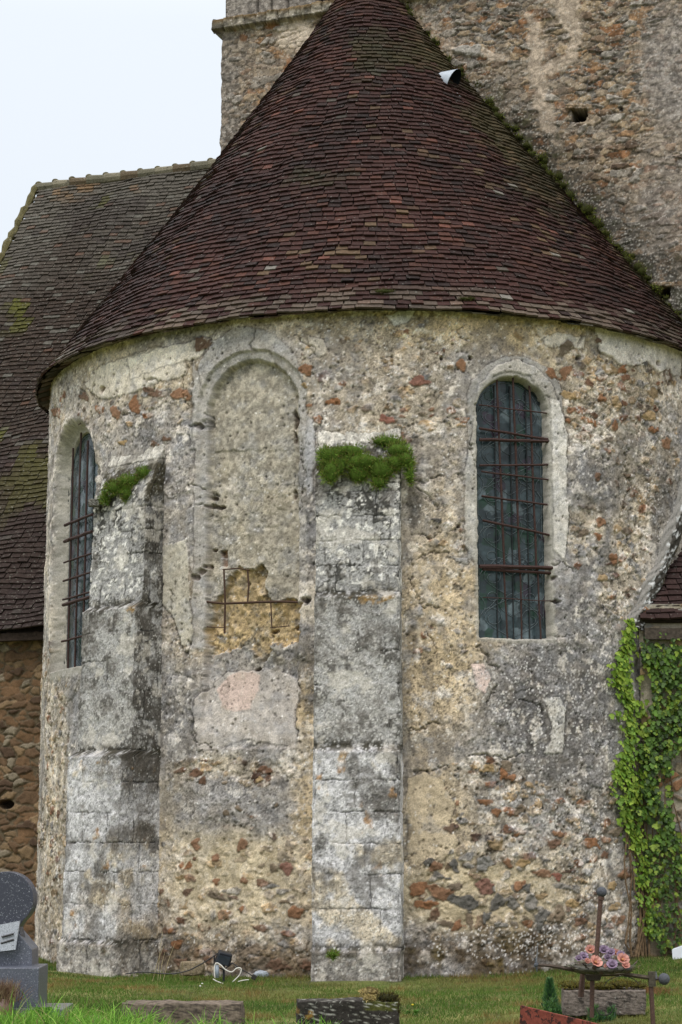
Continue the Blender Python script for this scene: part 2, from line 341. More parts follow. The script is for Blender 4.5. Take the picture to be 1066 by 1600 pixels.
def paint_apse(u, v, X, Y, az):
    """albedo (.,3) and relief (m) of the apse wall; u arc metres, v height, X,Y picture pixel of each point"""
    W1 = fb(u, v, .35, 101, 4); W2 = fb(u+40, v, .35, 102, 4); Wf = fb(u, v, .09, 103, 3); Wg = fb(u+9, v, .09, 104, 3)
    Xw = X+12*W1+5*Wf; Yw = Y+12*W2+5*Wg
    Xl = X+2.2*Wf; Yl = Y+2.2*Wg
    def blob(x, y, rx, ry, soft=.45, amp=.35):
        r = np.hypot((Xw-x)/rx, (Yw-y)/ry)+amp*W1*.5; return 1-sm(1-soft, 1+soft, r)
    big = fb(u, v, 1.4, 105, 4); mid = fb(u, v, .5, 106, 4); sml = fb(u, v, .15, 107, 4); gr = np.tanh(1.7*fb(u, v, .05, 108, 2, .7))
    streak = fb(u, v*.22, .16, 109, 4)
    shp = X.shape
    c = S(160, 153, 143)*np.ones(shp+(3,)); d = .006*mid+.003*sml
    c = mixc(c, sm(-.2, .7, mid+.3*sml), S(182, 172, 154)); c = mixc(c, sm(.1, .8, -big+.5*sml), S(138, 135, 132))
    # ochre bedding mortar and yellowed render
    for b in ((700,960,80,110,.8),(690,1090,75,110,.75),(692,1290,62,110,.85),(482,1260,24,150,.9),(478,1110,16,80,.8),(470,1350,30,60,.5),(775,520,130,30,.85),(900,545,120,40,.6),
              (600,500,220,30,.6),(670,800,50,130,.5),(290,960,34,70,.55),(255,1330,22,60,.75),(600,620,110,90,.35),(560,560,60,30,.5),(225,590,110,35,.55),(1000,580,60,30,.6),(985,800,40,120,.3)):
        c = mixc(c, b[4]*blob(*b[:4]), S(190, 168, 128)); 
    c = mixc(c, .6*sm(.15, .7, sml)*blob(690, 1040, 90, 260), S(150, 146, 134))
    # cream render
    for b in ((365,1370,130,90,.85),(345,1320,110,50,.5),(180,1300,20,10,0),(85,1300,22,260,.6),(640,1360,60,90,.5),(455,1200,30,60,.4),(200,590,90,50,.45),(620,690,70,60,.3),(280,1240,30,50,.6)):
        c = mixc(c, b[4]*blob(*b[:4]), S(190, 177, 150))
    # grey cement render
    for b in ((905,740,48,55,.85),(915,930,60,100,.8),(840,1100,95,100,.85),(900,1180,110,90,.7),(372,1245,90,52,.9),(650,730,40,120,.55),(750,580,50,60,.6),(262,900,30,160,.3),(205,680,60,60,.35),
              (985,1200,70,300,.75),(860,1240,130,90,.75),(780,1170,110,60,.55),(940,700,70,130,.5),(1010,700,50,130,.5),(140,1000,40,200,.5),(270,1130,30,90,.6),(400,1160,80,26,.6),(330,1270,60,50,.6),(560,560,60,40,.3),(940,830,16,80,.7),(110,900,26,250,.6),(120,1120,50,70,.6),(560,600,70,60,.25),(880,1060,60,60,.5),(395,1000,10,10,0)):
        c = mixc(c, b[4]*blob(*b[:4]), S(142, 139, 136))
    c = mixc(c, .8*blob(860, 1110, 95, 95)*sm(-.5, .5, sml), S(104, 99, 94)); c = mixc(c, .6*blob(900, 1240, 120, 90)*sm(-.2, .6, mid), S(112, 106, 100))
    c = mixc(c, .55*sm(.2, .9, streak)*sm(560, 700, Y)*blob(900, 1150, 160, 330), S(112, 108, 104))
    # exposed rubble
    rub = np.zeros(shp)
    for b in ((820,1400,190,90,1.),(850,1290,170,70,.8),(950,620,110,75,1.),(905,590,60,40,1.),(992,820,28,110,.95),(915,830,28,48,1.),(965,930,26,60,.9),(780,1215,60,30,.9),(620,600,110,90,.5),(560,520,60,30,.35),
              (365,1400,140,110,.55),(370,1492,140,35,1.),(370,1202,90,17,.85),(250,625,55,30,.55),(84,1300,20,220,.75),(78,1080,10,60,.7),(760,1230,60,40,.6),(660,640,40,60,.6),(690,830,40,60,.35),
              (480,610,14,60,.6),(90,640,14,30,.6),(680,1000,60,90,.25),(880,690,14,90,.5),(1030,720,30,60,.6),(250,1460,40,60,.7),(980,1440,40,60,1.),(185,640,60,30,.4)):
        rub = np.maximum(rub, b[4]*blob(*b[:4], .5, .3))
    f1, f2, hi, h2 = worley(u+.05*W1, v+.03*W2, .15, .095, 201); ed = f2-f1+.16*sml+.06*gr
    veil = sm(.1, .4, fb(u, v, .22, 210))
    st = (hi < rub*.62)*sm(.15, .21, ed+.10*Wf)*(rub > .12)*(1-.8*veil)
    f1b, f2b, hib, h2b = worley(u+.03*W2, v+.02*W1, .085, .055, 207); edb = f2b-f1b+.14*sml
    stb = (hib < rub*.42)*sm(.17, .23, edb)*(1-.6*veil)*(rub > .12)*(1-st)
    lowz = sm(1480, 1380, Y)
    mort = S(196, 180, 150)*lowz[..., None]+S(150, 130, 96)*(1-lowz[..., None])
    c = mixc(c, rub*.66*(1-.55*blob(880, 1240, 150, 75)-.3*blob(980, 1350, 50, 160)), mort*(.95+.25*sml[..., None]))
    up = sm(760, 700, Y)*(X > 600)
    colr = pick(h2, [RUST, RUSTD, OCH, TAN, BRN, GREY, GREY*1.1, DGREY], [.12, .2, .32, .5, .64, .8, .92, 1.])
    colo = pick(h2, [RUST, OCH, OCH*.95, TAN, BRN, GREY], [.14, .3, .45, .7, .85, 1.])
    colm = colr*(1-up[..., None])+colo*up[..., None]
    left = (X < 500)[..., None]; colm = np.where(left, pick(h2, [RUST, RUSTD, OCH, TAN*1.05, TAN, GREY], [.12, .2, .4, .65, .85, 1.]), colm)
    tone = (1+.22*sml+.16*gr)[..., None]
    c = mixc(c, stb*.85, pick(h2b, [RUST, OCH, TAN, BRN, GREY, GREY*1.15], [.1, .25, .5, .65, .85, 1.])*tone)
    c = mixc(c, st, colm*tone)
    d = d-.016*rub+.013*st*np.clip(ed*5, 0, 1)+.007*stb*np.clip(edb*3, 0, 1)
    c = c*(1-.30*rub*(1-st)*(1-stb)*sm(.16, .02, np.abs(ed)))[..., None]
    # chipped coats of render: crisp edged, slightly raised
    for sd_i, cell, thr, up_, hh in ((160, .55, .12, 1.10, .009), (164, .26, .30, 1.09, .006), (168, .8, .35, .90, .005)):
        f_ = fb(u+.5*sd_i, v*1.15, cell, sd_i, 5, .6)+.10*Wf; m = sm(thr-.015, thr+.035, f_); edge = np.exp(-((f_-thr+.025)/.028)**2)*sm(-.3, .5, fb(u, v, .3, sd_i+2, 3))
        c = c*(1+(up_-1)*m-.24*edge)[..., None]; d = d+hh*m
    dk_ = fb(u, v, .30, 172, 5, .7); c = mixc(c, .5*sm(.25, .55, dk_+.2*gr)*(1-.6*rub), S(112, 107, 101)); lt_ = fb(u+7, v, .2, 173, 5, .7); c = mixc(c, .6*sm(.28, .55, lt_+.2*gr), S(206, 198, 184))
    # smooth or raised patches of plaster: polygon, colour, height (m), softness of grain
    def arch_pts(cx, y0, hw, hh, yb, n=14):
        return [(cx-hw, yb)]+[(cx-hw*math.cos(math.pi*i/n), y0-hh*math.sin(math.pi*i/n)) for i in range(n+1)]+[(cx+hw, yb)]
    inn_pre = 1-sm(-.03, .03, arch_sd((az-R_(NICHE['a']))*RW, v, NICHE['hw'], NICHE['sill']+1.3, NICHE['spring']))
    P = [
     ([(928,505),(1000,522),(1066,545),(1062,590),(1040,577),(1030,585),(1010,566),(985,572),(968,570),(958,558),(940,552)], S(196,190,180), .014),
     ([(848,530),(870,522),(915,528),(910,545),(880,540),(862,545)], S(190,182,168), .01),
     (arch_pts(805,628,74,72,880)+[(852,870),(700,870)], S(152,149,142), .008),
     ([(725,740),(735,690),(750,640),(752,760),(758,880),(745,885),(728,850)], S(170,166,156), .014),
     ([(860,600),(880,650),(888,690),(885,760),(892,820),(880,875),(866,860),(862,700)], S(190,186,176), .016),
     ([(736,690),(748,600),(775,572),(805,562),(838,572),(860,600),(868,625),(850,615),(825,585),(800,580),(770,588),(752,620),(750,690)], S(168,163,152), .02),
     (arch_pts(389,620,88,108,700), S(160,157,150), .012),
     ([(300,560),(306,700),(304,880),(298,1000),(308,1015),(320,1000),(326,900),(325,650)], S(166,162,154), .008),
     ([(466,640),(476,700),(472,760),(482,780),(494,720),(490,660)], S(168,167,166), .012),
     ([(306,1092),(330,1062),(345,1050),(400,1045),(440,1048),(462,1060),(470,1082),(462,1110),(463,1168),(430,1160),(390,1155),(340,1168),(306,1172)], S(168,161,151), .016),
     ([(130,600),(160,570),(230,548),(292,540),(290,585),(240,600),(200,615),(160,625)], S(192,184,166), .008),
     ([(200,560),(290,535),(330,528),(310,560),(250,575),(205,590)], S(196,188,170), .008),
     ([(600,490),(650,482),(640,500),(615,510)], S(192,190,184), .01),
     ([(480,525),(505,530),(512,548),(500,560),(485,545)], S(172,164,148), .014),
     ([(735,1040),(755,1035),(768,1060),(760,1085),(745,1075)], S(196,174,162), .012),
     ([(850,1090),(875,1088),(885,1110),(878,1175),(850,1180),(862,1140)], S(178,174,164), .012),
     ([(240,860),(292,840),(300,1000),(285,1010),(270,960),(245,930)], S(176,170,152), .012),
     ([(638,1215),(668,1205),(690,1222),(712,1262),(702,1290),(716,1318),(690,1346),(668,1338),(655,1352),(638,1350)], S(180,164,134), .005),
    ]
    clean = .8*inn_pre+0*u
    for poly, col, hh in P:
        s0 = poly_sd(Xl+2.5*W1, Yl+2.5*W2, poly); m = 1-sm(-1.2, 1.2, s0)
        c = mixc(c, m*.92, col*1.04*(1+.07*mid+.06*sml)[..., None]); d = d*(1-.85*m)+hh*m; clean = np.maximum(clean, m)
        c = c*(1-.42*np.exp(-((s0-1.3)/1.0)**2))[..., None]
    # blocked niche: coarse grainy infill, ochre hole, pink repair
    ln = (az-R_(NICHE['a']))*RW+.012*Wf
    sn = arch_sd(ln, v+.012*Wg, NICHE['hw'], NICHE['sill'], NICHE['spring'])
    inn = 1-sm(-.008, .012, sn); above = sm(1020, 960, Y+14*W1)
    pan = S(160, 153, 136)*(1+.06*mid+.14*gr+.10*fb(u, v, .025, 119, 2))[..., None]; pan = mixc(pan, .7*sm(.3, .9, fb(u, v, .4, 120)), S(170, 160, 136)); pan = mixc(pan, .4*sm(.2, .9, fb(u, v, .5, 121)), S(146, 141, 130))
    c = mixc(c, inn*above, pan)
    so = arch_sd(ln, v, NICHE['hw']+.115, NICHE['sill'], NICHE['spring']+.12)
    rec = .30*sm(.125, .100, sn)+.12*sm(.1, .0, sn)+.58*sm(.014, -.012, sn)
    d = d-.135*rec*sm(2.42, 3.4, v)-.02*inn
    c = mixc(c, (1-inn)*sm(.0, -.03, so)*(v > 4.3)*.6, S(160, 156, 148))
    hole = poly_sd(Xl+5*Wf+3*W1, Yl+5*Wg+3*W2, [(322,945),(345,925),(350,895),(360,885),(395,882),(408,893),(410,925),(425,940),(445,928),(466,935),(468,968),(466,985),(455,1000),(420,1008),(410,1030),(395,1025),(370,1005),(350,1012),(318,1025),(318,985),(324,965)])
    hm = 1-sm(-2, 1, hole); lump = fb(u, v, .13, 122, 4)
    c = mixc(c, hm, S(184, 160, 114)*(1+.18*lump+.1*gr)[..., None]); d = d-hm*(.075-.035*lump)
    c = mixc(c, hm*sm(.55, .9, fb(u, v, .16, 123)), S(140, 130, 112))
    h3 = poly_sd(Xl, Yl, [(336,860),(346,856),(344,872),(346,884),(337,882)]); m = 1-sm(-1, 1, h3); c = mixc(c, m, S(150, 112, 72)); d = d-.06*m
    for (x, y, rx, ry) in ((312,893,6,7),(306,902,6,5),(318,883,5,4),(325,857,4,3),(309,665,7,5),(326,776,7,4),(458,650,4,16),(458,680,3,12),(905,560,4,4),(736,560,3,3),(480,938,6,6),(748,632,7,3),(476,935,7,5),(455,770,3,8),
                           (1028,568,4,5),(690,560,3,3),(150,735,5,10),(148,760,4,8),(160,610,4,6),(462,980,8,4),(395,1045,6,3),(420,985,6,4),(718,822,3,3),(862,905,8,4),(868,940,9,3),(600,760,3,3),(330,790,16,3.5)):
        r = np.hypot((Xl-x)/rx, (Yl-y)/ry)+.15*Wf; m = 1-sm(.7, 1.15, r); c = mixc(c, .6*m, S(92, 68, 50)); d = d-.06*m
    lic = blob(360, 1015, 50, 30)*sm(-.1, .5, sml)
    c = mixc(c, lic*.9, S(122, 119, 108)*(1+.3*gr)[..., None]); lic = blob(430, 1030, 50, 25)*sm(-.2, .5, sml); c = mixc(c, lic*.8, S(128, 122, 104)*(1+.3*gr)[..., None])
    pink = 1-sm(-2, 2, poly_sd(Xl+2*W1, Yl+2*W2, [(332,1076),(345,1058),(362,1050),(385,1048),(400,1055),(398,1080),(385,1108),(365,1110),(345,1104)]))
    c = mixc(c, pink*.9, S(190, 168, 154)); d = d+.004*pink
    for cr in CRACKS:
        dd = line_d(Xl+3*Wf, Yl+3*Wg, cr); wd = 1.1+.9*np.clip(W1, -.6, 1); m = np.exp(-(dd/wd)**2)
        d = d-.028*m; c = c*(1-.45*m)[..., None]
    # random hairline cracks and pits
    cr = np.abs(fb(u, v, .55, 130, 5)); m = sm(.035, .0, cr)*sm(.2, .6, fb(u, v, .7, 131)); c = c*(1-.35*m)[..., None]; d = d-.010*m
    f1, f2, hi, h2 = worley(u, v, .07, .07, 133); pit = (hi < .06+.10*rub)*sm(.30, .15, f1); c = c*(1-.45*pit)[..., None]; d = d-.015*pit
    # dark run-off, lichen and algae
    for b in ((652,745,14,70,.7),(243,850,16,120,.55),(240,740,18,30,.8),(230,1000,14,130,.4),(640,700,20,40,.5),(285,1230,24,60,.5),(985,700,14,150,.5),(1040,780,22,80,.7),(470,1090,4,60,.2),(255,1490,60,30,.8),(225,1440,20,60,.5),
              (640,900,6,200,.6),(637,1300,4,300,.5)):
        c = mixc(c, b[4]*blob(*b[:4])*sm(-.5, .4, sml+.5*gr), S(84, 78, 70))
    c = mixc(c, .9*blob(820, 1500, 230, 46, .5, .5)*sm(-1.0, .1, mid+sml), S(92, 74, 46)); c = mixc(c, .55*sm(1470, 1515, Y+10*W1)*(X > 250)*(X < 500), S(104, 84, 58)); c = mixc(c, .6*blob(720, 1500, 120, 30)*sm(.0, .6, sml), S(110, 94, 40))
    c = mixc(c, .6*blob(380, 1500, 160, 24)*sm(-.5, .5, mid), S(126, 104, 72))
    c = mixc(c, .7*blob(252, 1470, 40, 30)*sm(-.3, .5, sml), S(118, 86, 50))
    f1, f2, hi, h2 = worley(u, v, .032, .032, 140); spk = sm(.40, .30, f1)
    ld = (.05+.16*sm(.1, .9, fb(u, v, .6, 141)))*(1-.7*clean)+.40*blob(835, 1468, 150, 22)+.16*blob(900, 1250, 130, 220)+.16*blob(840, 1100, 90, 90)
    m = (hi < ld)*spk*sm(.95, .3, pink); c = mixc(c, m*.62, S(206, 204, 198)); d = d+.001*m
    f1, f2, hi, h2 = worley(u+5, v, .03, .03, 143); dk = (.12+.25*sm(0, .9, fb(u, v, .8, 144)))*(1-.7*clean)+.3*blob(900, 1180, 160, 160)
    m = (hi < dk)*sm(.46, .34, f1); c = mixc(c, m*.5, S(70, 66, 60))
    wn = np.clip(RNG.normal(0, 1, u.shape), -2, 2)*(.55+.6*sm(-.6, .8, fb(u, v, .5, 155, 3)))
    hue = fb(u, v, .12, 150, 3); c = mixc(c, .30*sm(.1, .8, hue)*(1-pink), S(150, 152, 156)); c = mixc(c, .22*sm(.1, .8, -hue), S(164, 150, 126))
    gm = (1-.6*pink)*(1-.35*clean)
    c = c*(1+gm*(.17*gr+.13*sml+.15*wn))[..., None]*1.04
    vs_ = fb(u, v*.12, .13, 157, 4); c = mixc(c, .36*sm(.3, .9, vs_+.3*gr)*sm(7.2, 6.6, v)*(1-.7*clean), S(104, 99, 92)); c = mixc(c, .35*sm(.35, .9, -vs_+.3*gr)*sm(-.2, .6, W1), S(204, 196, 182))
    lum = c.mean(-1, keepdims=True); c = lum+(c-lum)*.88; c = c*np.clip(lum/.31, .25, 2.)**.42*np.array([1.075, 1.05, 1.065])
    bedm = np.maximum(blob(745, 1402, 125, 52), .8*blob(365, 1380, 100, 70)); c = mixc(c, bedm*.72*(1-.7*st), S(200, 182, 148)*(1+.10*gr+.07*sml)[..., None])
    # individually placed stones
    for si, (x, y, rx, ry, a, col) in enumerate(STONES):
        m = (np.abs(X-x) < rx+ry+8) & (np.abs(Y-y) < rx+ry+8)
        if not m.any(): continue
        t = R_(a); xx = Xl[m]-x; yy = Yl[m]-y; q = xx*math.cos(t)+yy*math.sin(t); p = -xx*math.sin(t)+yy*math.cos(t)
        ph = np.arctan2(p/ry, q/rx); rs_ = random.Random(si*7+1); q_1, q_2, q_3 = [rs_.uniform(0, 6.28) for _ in range(3)]
        r = np.hypot(q/rx, p/ry)*(1+.16*np.sin(2*ph+q_1)+.12*np.sin(3*ph+q_2)+.07*np.sin(5*ph+q_3))+.30*Wf[m]+.22*sml[m]; col = mixc(col[None], np.array([rs_.uniform(.0, .35)]), S(128, 118, 106))[0]*rs_.uniform(.85, 1.1)
        k = 1-sm(.93, 1.03, r); rim = np.exp(-((r-1.08)/.10)**2)
        k2 = k*(1-.7*sm(.25, .6, lt_[m])*(1-bedm[m])); c[m] = mixc(c[m], k2, col*1.03*(1+.16*sml[m]+.10*gr[m]+.06*wn[m])[:, None]); c[m] = c[m]*(1-.34*rim)[:, None]
        d[m] = d[m]+.007*k-.008*rim+.004*k*(Wf[m]+sml[m])
    d = d+.003*gr+.0015*wn
    return c, d

def build_apse():
    du = .0115/RW
    az = np.concatenate((np.linspace(-math.pi, R_(-96), 12)[:-1], np.arange(R_(-96), R_(-78), du*1.6), np.arange(R_(-78), R_(62), du), np.linspace(R_(62), math.pi, 30)[1:]))
    zz = np.concatenate(([-.3], np.arange(-.02, ZE+.12, .0115)))
    A, Z = np.meshgrid(az, zz)
    rr = RW
    X, Y = proj(rr*np.sin(A), -rr*np.cos(A), Z)
    c, d = paint_apse(A*RW, Z, X, Y, A)
    wf = fb(A*RW, Z, .09, 301, 3); wg = fb(A*RW, Z, .3, 302, 3)
    for W_, sp, dep in ((WIN, .055, .16), (WINL, .17, .24)):
        l = (A-R_(W_['a']))*RW+.010*wf; z = Z+.012*wf+.008*wg
        s = arch_sd(l, z, W_['hw'], W_['sill'], W_['spring'])
        near = s < .4
        if W_ is WINL: spl = sm(sp, 0, s)*(Z > W_['sill']-.03)*.7+.3*sm(.0, -.01, s)
        else: spl = sm(.02, -.01, s)
        sil = sm(W_['sill']-.12, W_['sill'], Z)
        d = np.where(near, d*(1-.6*sm(sp+.03, 0, s))-dep*spl, d)
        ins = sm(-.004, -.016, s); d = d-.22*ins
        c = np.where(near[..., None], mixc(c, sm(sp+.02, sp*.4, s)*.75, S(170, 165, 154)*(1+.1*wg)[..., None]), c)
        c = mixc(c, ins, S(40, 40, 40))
    # wall scars round the windows' lower corners
    r = RW+d
    P = np.stack([r*np.sin(A), -r*np.cos(A), Z], -1)
    o = grid_obj('apse_wall', P, c, M_wall, church)
    tag(o, 'curved rubble and render wall of the apse, patched and lichened')
build_apse()

# ------------------------------------------------------------------ windows of the apse
def build_window(W_, rp, label, vbars, hbars, seed):
    a = R_(W_['a']); n = Vector((math.sin(a), -math.cos(a), 0)); t = Vector((math.cos(a), math.sin(a), 0))
    hw, z0, zs = W_['hw']+.015, W_['sill']-.015, W_['spring']
    base = n*rp; rnd = random.Random(seed)
    par = mesh_frame = None
    def P(l, z, off=0): return base+t*l+n*off+Vector((0, 0, z))
    # the lead/iron edge frame is the window; everything else hangs on it
    out = [(-hw, z0)]+[(-hw*math.cos(math.pi*i/20), zs+hw*math.sin(math.pi*i/20)) for i in range(21)]+[(hw, z0)]
    f = MB()
    pts = [P(l, z, .008) for l, z in out]+[P(-hw, z0, .008)]
    f.tube(pts, .014, S(60, 62, 60), 6)
    win = f.build('window', M_iron, church); tag(win, label)
    # glass pane, 1.2 cm grid so that each piece of glass has its tint
    nl = int(2*hw/.012)+1; nz_ = int((zs+hw-z0)/.012)+1
    l, z = np.meshgrid(np.linspace(-hw, hw, nl), np.linspace(z0, zs+hw, nz_))
    col = S(36, 48, 50)*np.ones(l.shape+(3,))
    f1, f2, hi, h2 = worley(l+.02*fb(l, z, .1, seed), z+.02*fb(l, z, .1, seed+5), .11, .13, seed+9)
    col = mixc(col, sm(.55, .6, hi)*.7, S(62, 76, 80)); col = mixc(col, (hi < .16)*.7, S(34, 62, 46)); col = mixc(col, ((hi > .16) & (hi < .27))*.6, S(62, 44, 60)); col = mixc(col, (hi > .9)*.8, S(96, 108, 112))
    col = col*(1+.25*fb(l, z, .5, seed+3))[..., None]
    s = arch_sd(l, z, hw, z0-.1, zs); keep = s < .004
    i = np.arange(nl*nz_).reshape(nz_, nl)
    q = np.stack([i[:-1, :-1], i[:-1, 1:], i[1:, 1:], i[1:, :-1]], -1)
    kq = keep[:-1, :-1] & keep[:-1, 1:] & keep[1:, 1:] & keep[1:, :-1]; q = q[kq]
    wob = .003*fb(l, z, .12, seed+4)
    co = np.array(base)+l[..., None]*np.array(t)+wob[..., None]*np.array(n); co[..., 2] += z
    o = mesh_obj('window_glass', co.reshape(-1, 3), q.ravel(), np.full(len(q), 4), M_glass, win, col.reshape(-1, 3), True)
    # came pattern: scrolls, petals and edge lines
    g = MB(); lead = S(104, 114, 118)
    def curve(fn, n=14, r=.0035):
        pp = [fn(k/n) for k in range(n+1)]; pp = [p for p in pp if arch_sd(np.array(p[0]), np.array(p[1]), hw-.02, z0+.02, zs) < 0]
        if len(pp) > 2: g.tube([P(p[0], p[1], .007) for p in pp], r*.8, lead, 4)
    zc = z0+.24; k = 0
    while zc < zs+hw:
        for sx in (-1, 1):
            cx = sx*hw*.52
            curve(lambda q, cx=cx, sx=sx, zc=zc: (cx+sx*.15*(1-.75*q)*math.cos(q*7.5), zc+.13*(1-.75*q)*math.sin(q*7.5)), 26)
            curve(lambda q, cx=cx, sx=sx, zc=zc: (sx*(.03+.30*math.sin(math.pi*q)), zc-.2+.42*q))
            curve(lambda q, sx=sx, zc=zc: (sx*(.0+.14*math.sin(math.pi*q)), zc+.02+.26*q))
            curve(lambda q, sx=sx, zc=zc: (sx*(hw-.02-.10*math.sin(math.pi*q)), zc-.02+.3*q))
            curve(lambda q, sx=sx, zc=zc: (sx*(.05+.28*q), zc+.16+.06*math.sin(q*5)))
            curve(lambda q, cx=cx, zc=zc: (cx+.06*math.cos(q*6.3), zc+.24+.05*math.sin(q*6.3)), 14)
        zc += .46; k += 1
    for sx in (-1, 1): curve(lambda q, sx=sx: (sx*(hw-.055), z0+.02+q*(zs-z0)), 20, .004)
    curve(lambda q: ((hw-.055)*math.cos(math.pi*q), zs+(hw-.055)*math.sin(math.pi*q)), 20, .004)
    g.build('lead_came', M_iron, win, True)
    sdl = MB()
    for l0 in (-hw*.44, 0.0, hw*.44): sdl.box(P(l0+.02, (z0+zs+hw*.8)/2, -.035+.042), (.014, .008, zs+hw*.8-z0), S(36, 40, 42), rz=a)
    sdl.build('glazing_bar', M_iron, win)
    for (l0, l1, za, zb, r) in vbars:
        b = MB(); pp = [P(l0+(l1-l0)*k/5+.004*rnd.uniform(-1, 1), za+(zb-za)*k/5, .085+.004*rnd.uniform(-1, 1)) for k in range(6)]
        b.tube(pp, r*1.4, S(60, 38, 32), 6, .12); b.build('iron_bar', M_iron, win)
    for (la, lb, za, zb, r, off) in hbars:
        b = MB(); pp = [P(la+(lb-la)*k/5, za+(zb-za)*k/5+.004*rnd.uniform(-1, 1), off) for k in range(6)]
        b.tube(pp, r*1.55, S(58, 36, 31), 6, .15); b.build('iron_bar', M_iron, win)
    return win
def zpx(py, az, r):                      # height of a picture row on the wall
    x, y = r*math.sin(R_(az)), -r*math.cos(R_(az)); lo, hi = 0., 9.
    for _ in range(40):
        m = (lo+hi)/2
        if proj(x, y, m)[1] > py: lo = m
        else: hi = m
    return lo
zr = lambda py: zpx(py, WIN['a'], RW-.05)
hb = [(-.40,.44,zr(637),zr(642),.005,.10),(-.40,.44,zr(673),zr(683),.010,.10),(-.40,.46,zr(691),zr(686),.012,.105),(-.40,.45,zr(731),zr(722),.008,.10),(-.38,.44,zr(740),zr(746),.007,.10),
      (-.38,.42,zr(778),zr(786),.008,.10),(-.37,.44,zr(816),zr(833),.009,.10),(-.42,.46,zr(888),zr(885),.016,.11),(-.38,.44,zr(892),zr(893),.012,.10),(-.38,.5,zr(936),zr(937),.004,.10)]
vb = [(-.175,-.11,zr(584),zr(890),.009),(.03,.075,zr(583),zr(890),.009),(.235,.275,zr(600),zr(890),.009),(-.12,-.085,zr(885),zr(1008),.007),(.08,.085,zr(885),zr(1006),.007),(.29,.315,zr(885),zr(1009),.007)]
vb = [(b_, a_, d_, c_, r_) for (a_, b_, c_, d_, r_) in vb]
build_window(WIN, RW-.14, 'tall round headed leaded window with many rusty bars, right of the middle buttress', vb, hb, 41)
zl = lambda py: zpx(py, WINL['a'], RW-.1)
hb2 = [(-.47,.46,zl(y_),zl(y_),r_,.09) for y_, r_ in ((812,.012),(838,.013),(872,.008),(901,.009),(939,.014),(931,.009),(997,.010))]
vb2 = [(-.25,-.25,WINL['sill']-.03,6.3,.009),(0,0,WINL['sill']-.03,6.45,.009),(.25,.25,WINL['sill']-.03,6.3,.009)]
build_window(WINL, RW-.21, 'narrow looking barred window in a splayed opening, half hidden behind the left buttress', vb2, hb2, 77)

# ------------------------------------------------------------------ iron grille in the blocked niche
def grille():
    g = MB(); y = NICHE['a']; rr = RW-.16; a = R_(y)
    def Pn(px, py, r=rr):
        d = ray(px, py); o = Vector((CX, -CD, CZ)); A = d.x**2+d.y**2; B = 2*(o.x*d.x+o.y*d.y); Cc = o.x**2+o.y**2-r*r
        t = (-B-math.sqrt(B*B-4*A*Cc))/2/A; return o+d*t
    rust = S(72, 50, 38)
    for pts, r in (([(318,940),(350,943),(400,941),(440,940),(468,941)], .014), ([(350,891),(352,940),(351,990)], .011), ([(387,892),(389,915),(387,943)], .010), ([(423,938),(425,980)], .008),
                   ([(348,890),(372,888),(390,891)], .008), ([(318,979),(352,981)], .006), ([(422,981),(452,978)], .006)):
        g.tube([Pn(x, yy, RW-.09) for x, yy in pts], r, rust, 6, .15)
    tag(g.build('iron_grille', M_iron, church), 'broken rusty grille in the ochre hole of the blocked window')
    for px, py in ((103, 846), (122, 664)):
        h = MB(); p = Pn(px, py, RW-.05); h.tube([p, p+Vector((.03, -.05, .0)), p+Vector((.05, -.07, .03))], .006, rust, 5); h.build('iron_hook', M_iron, church)
grille()

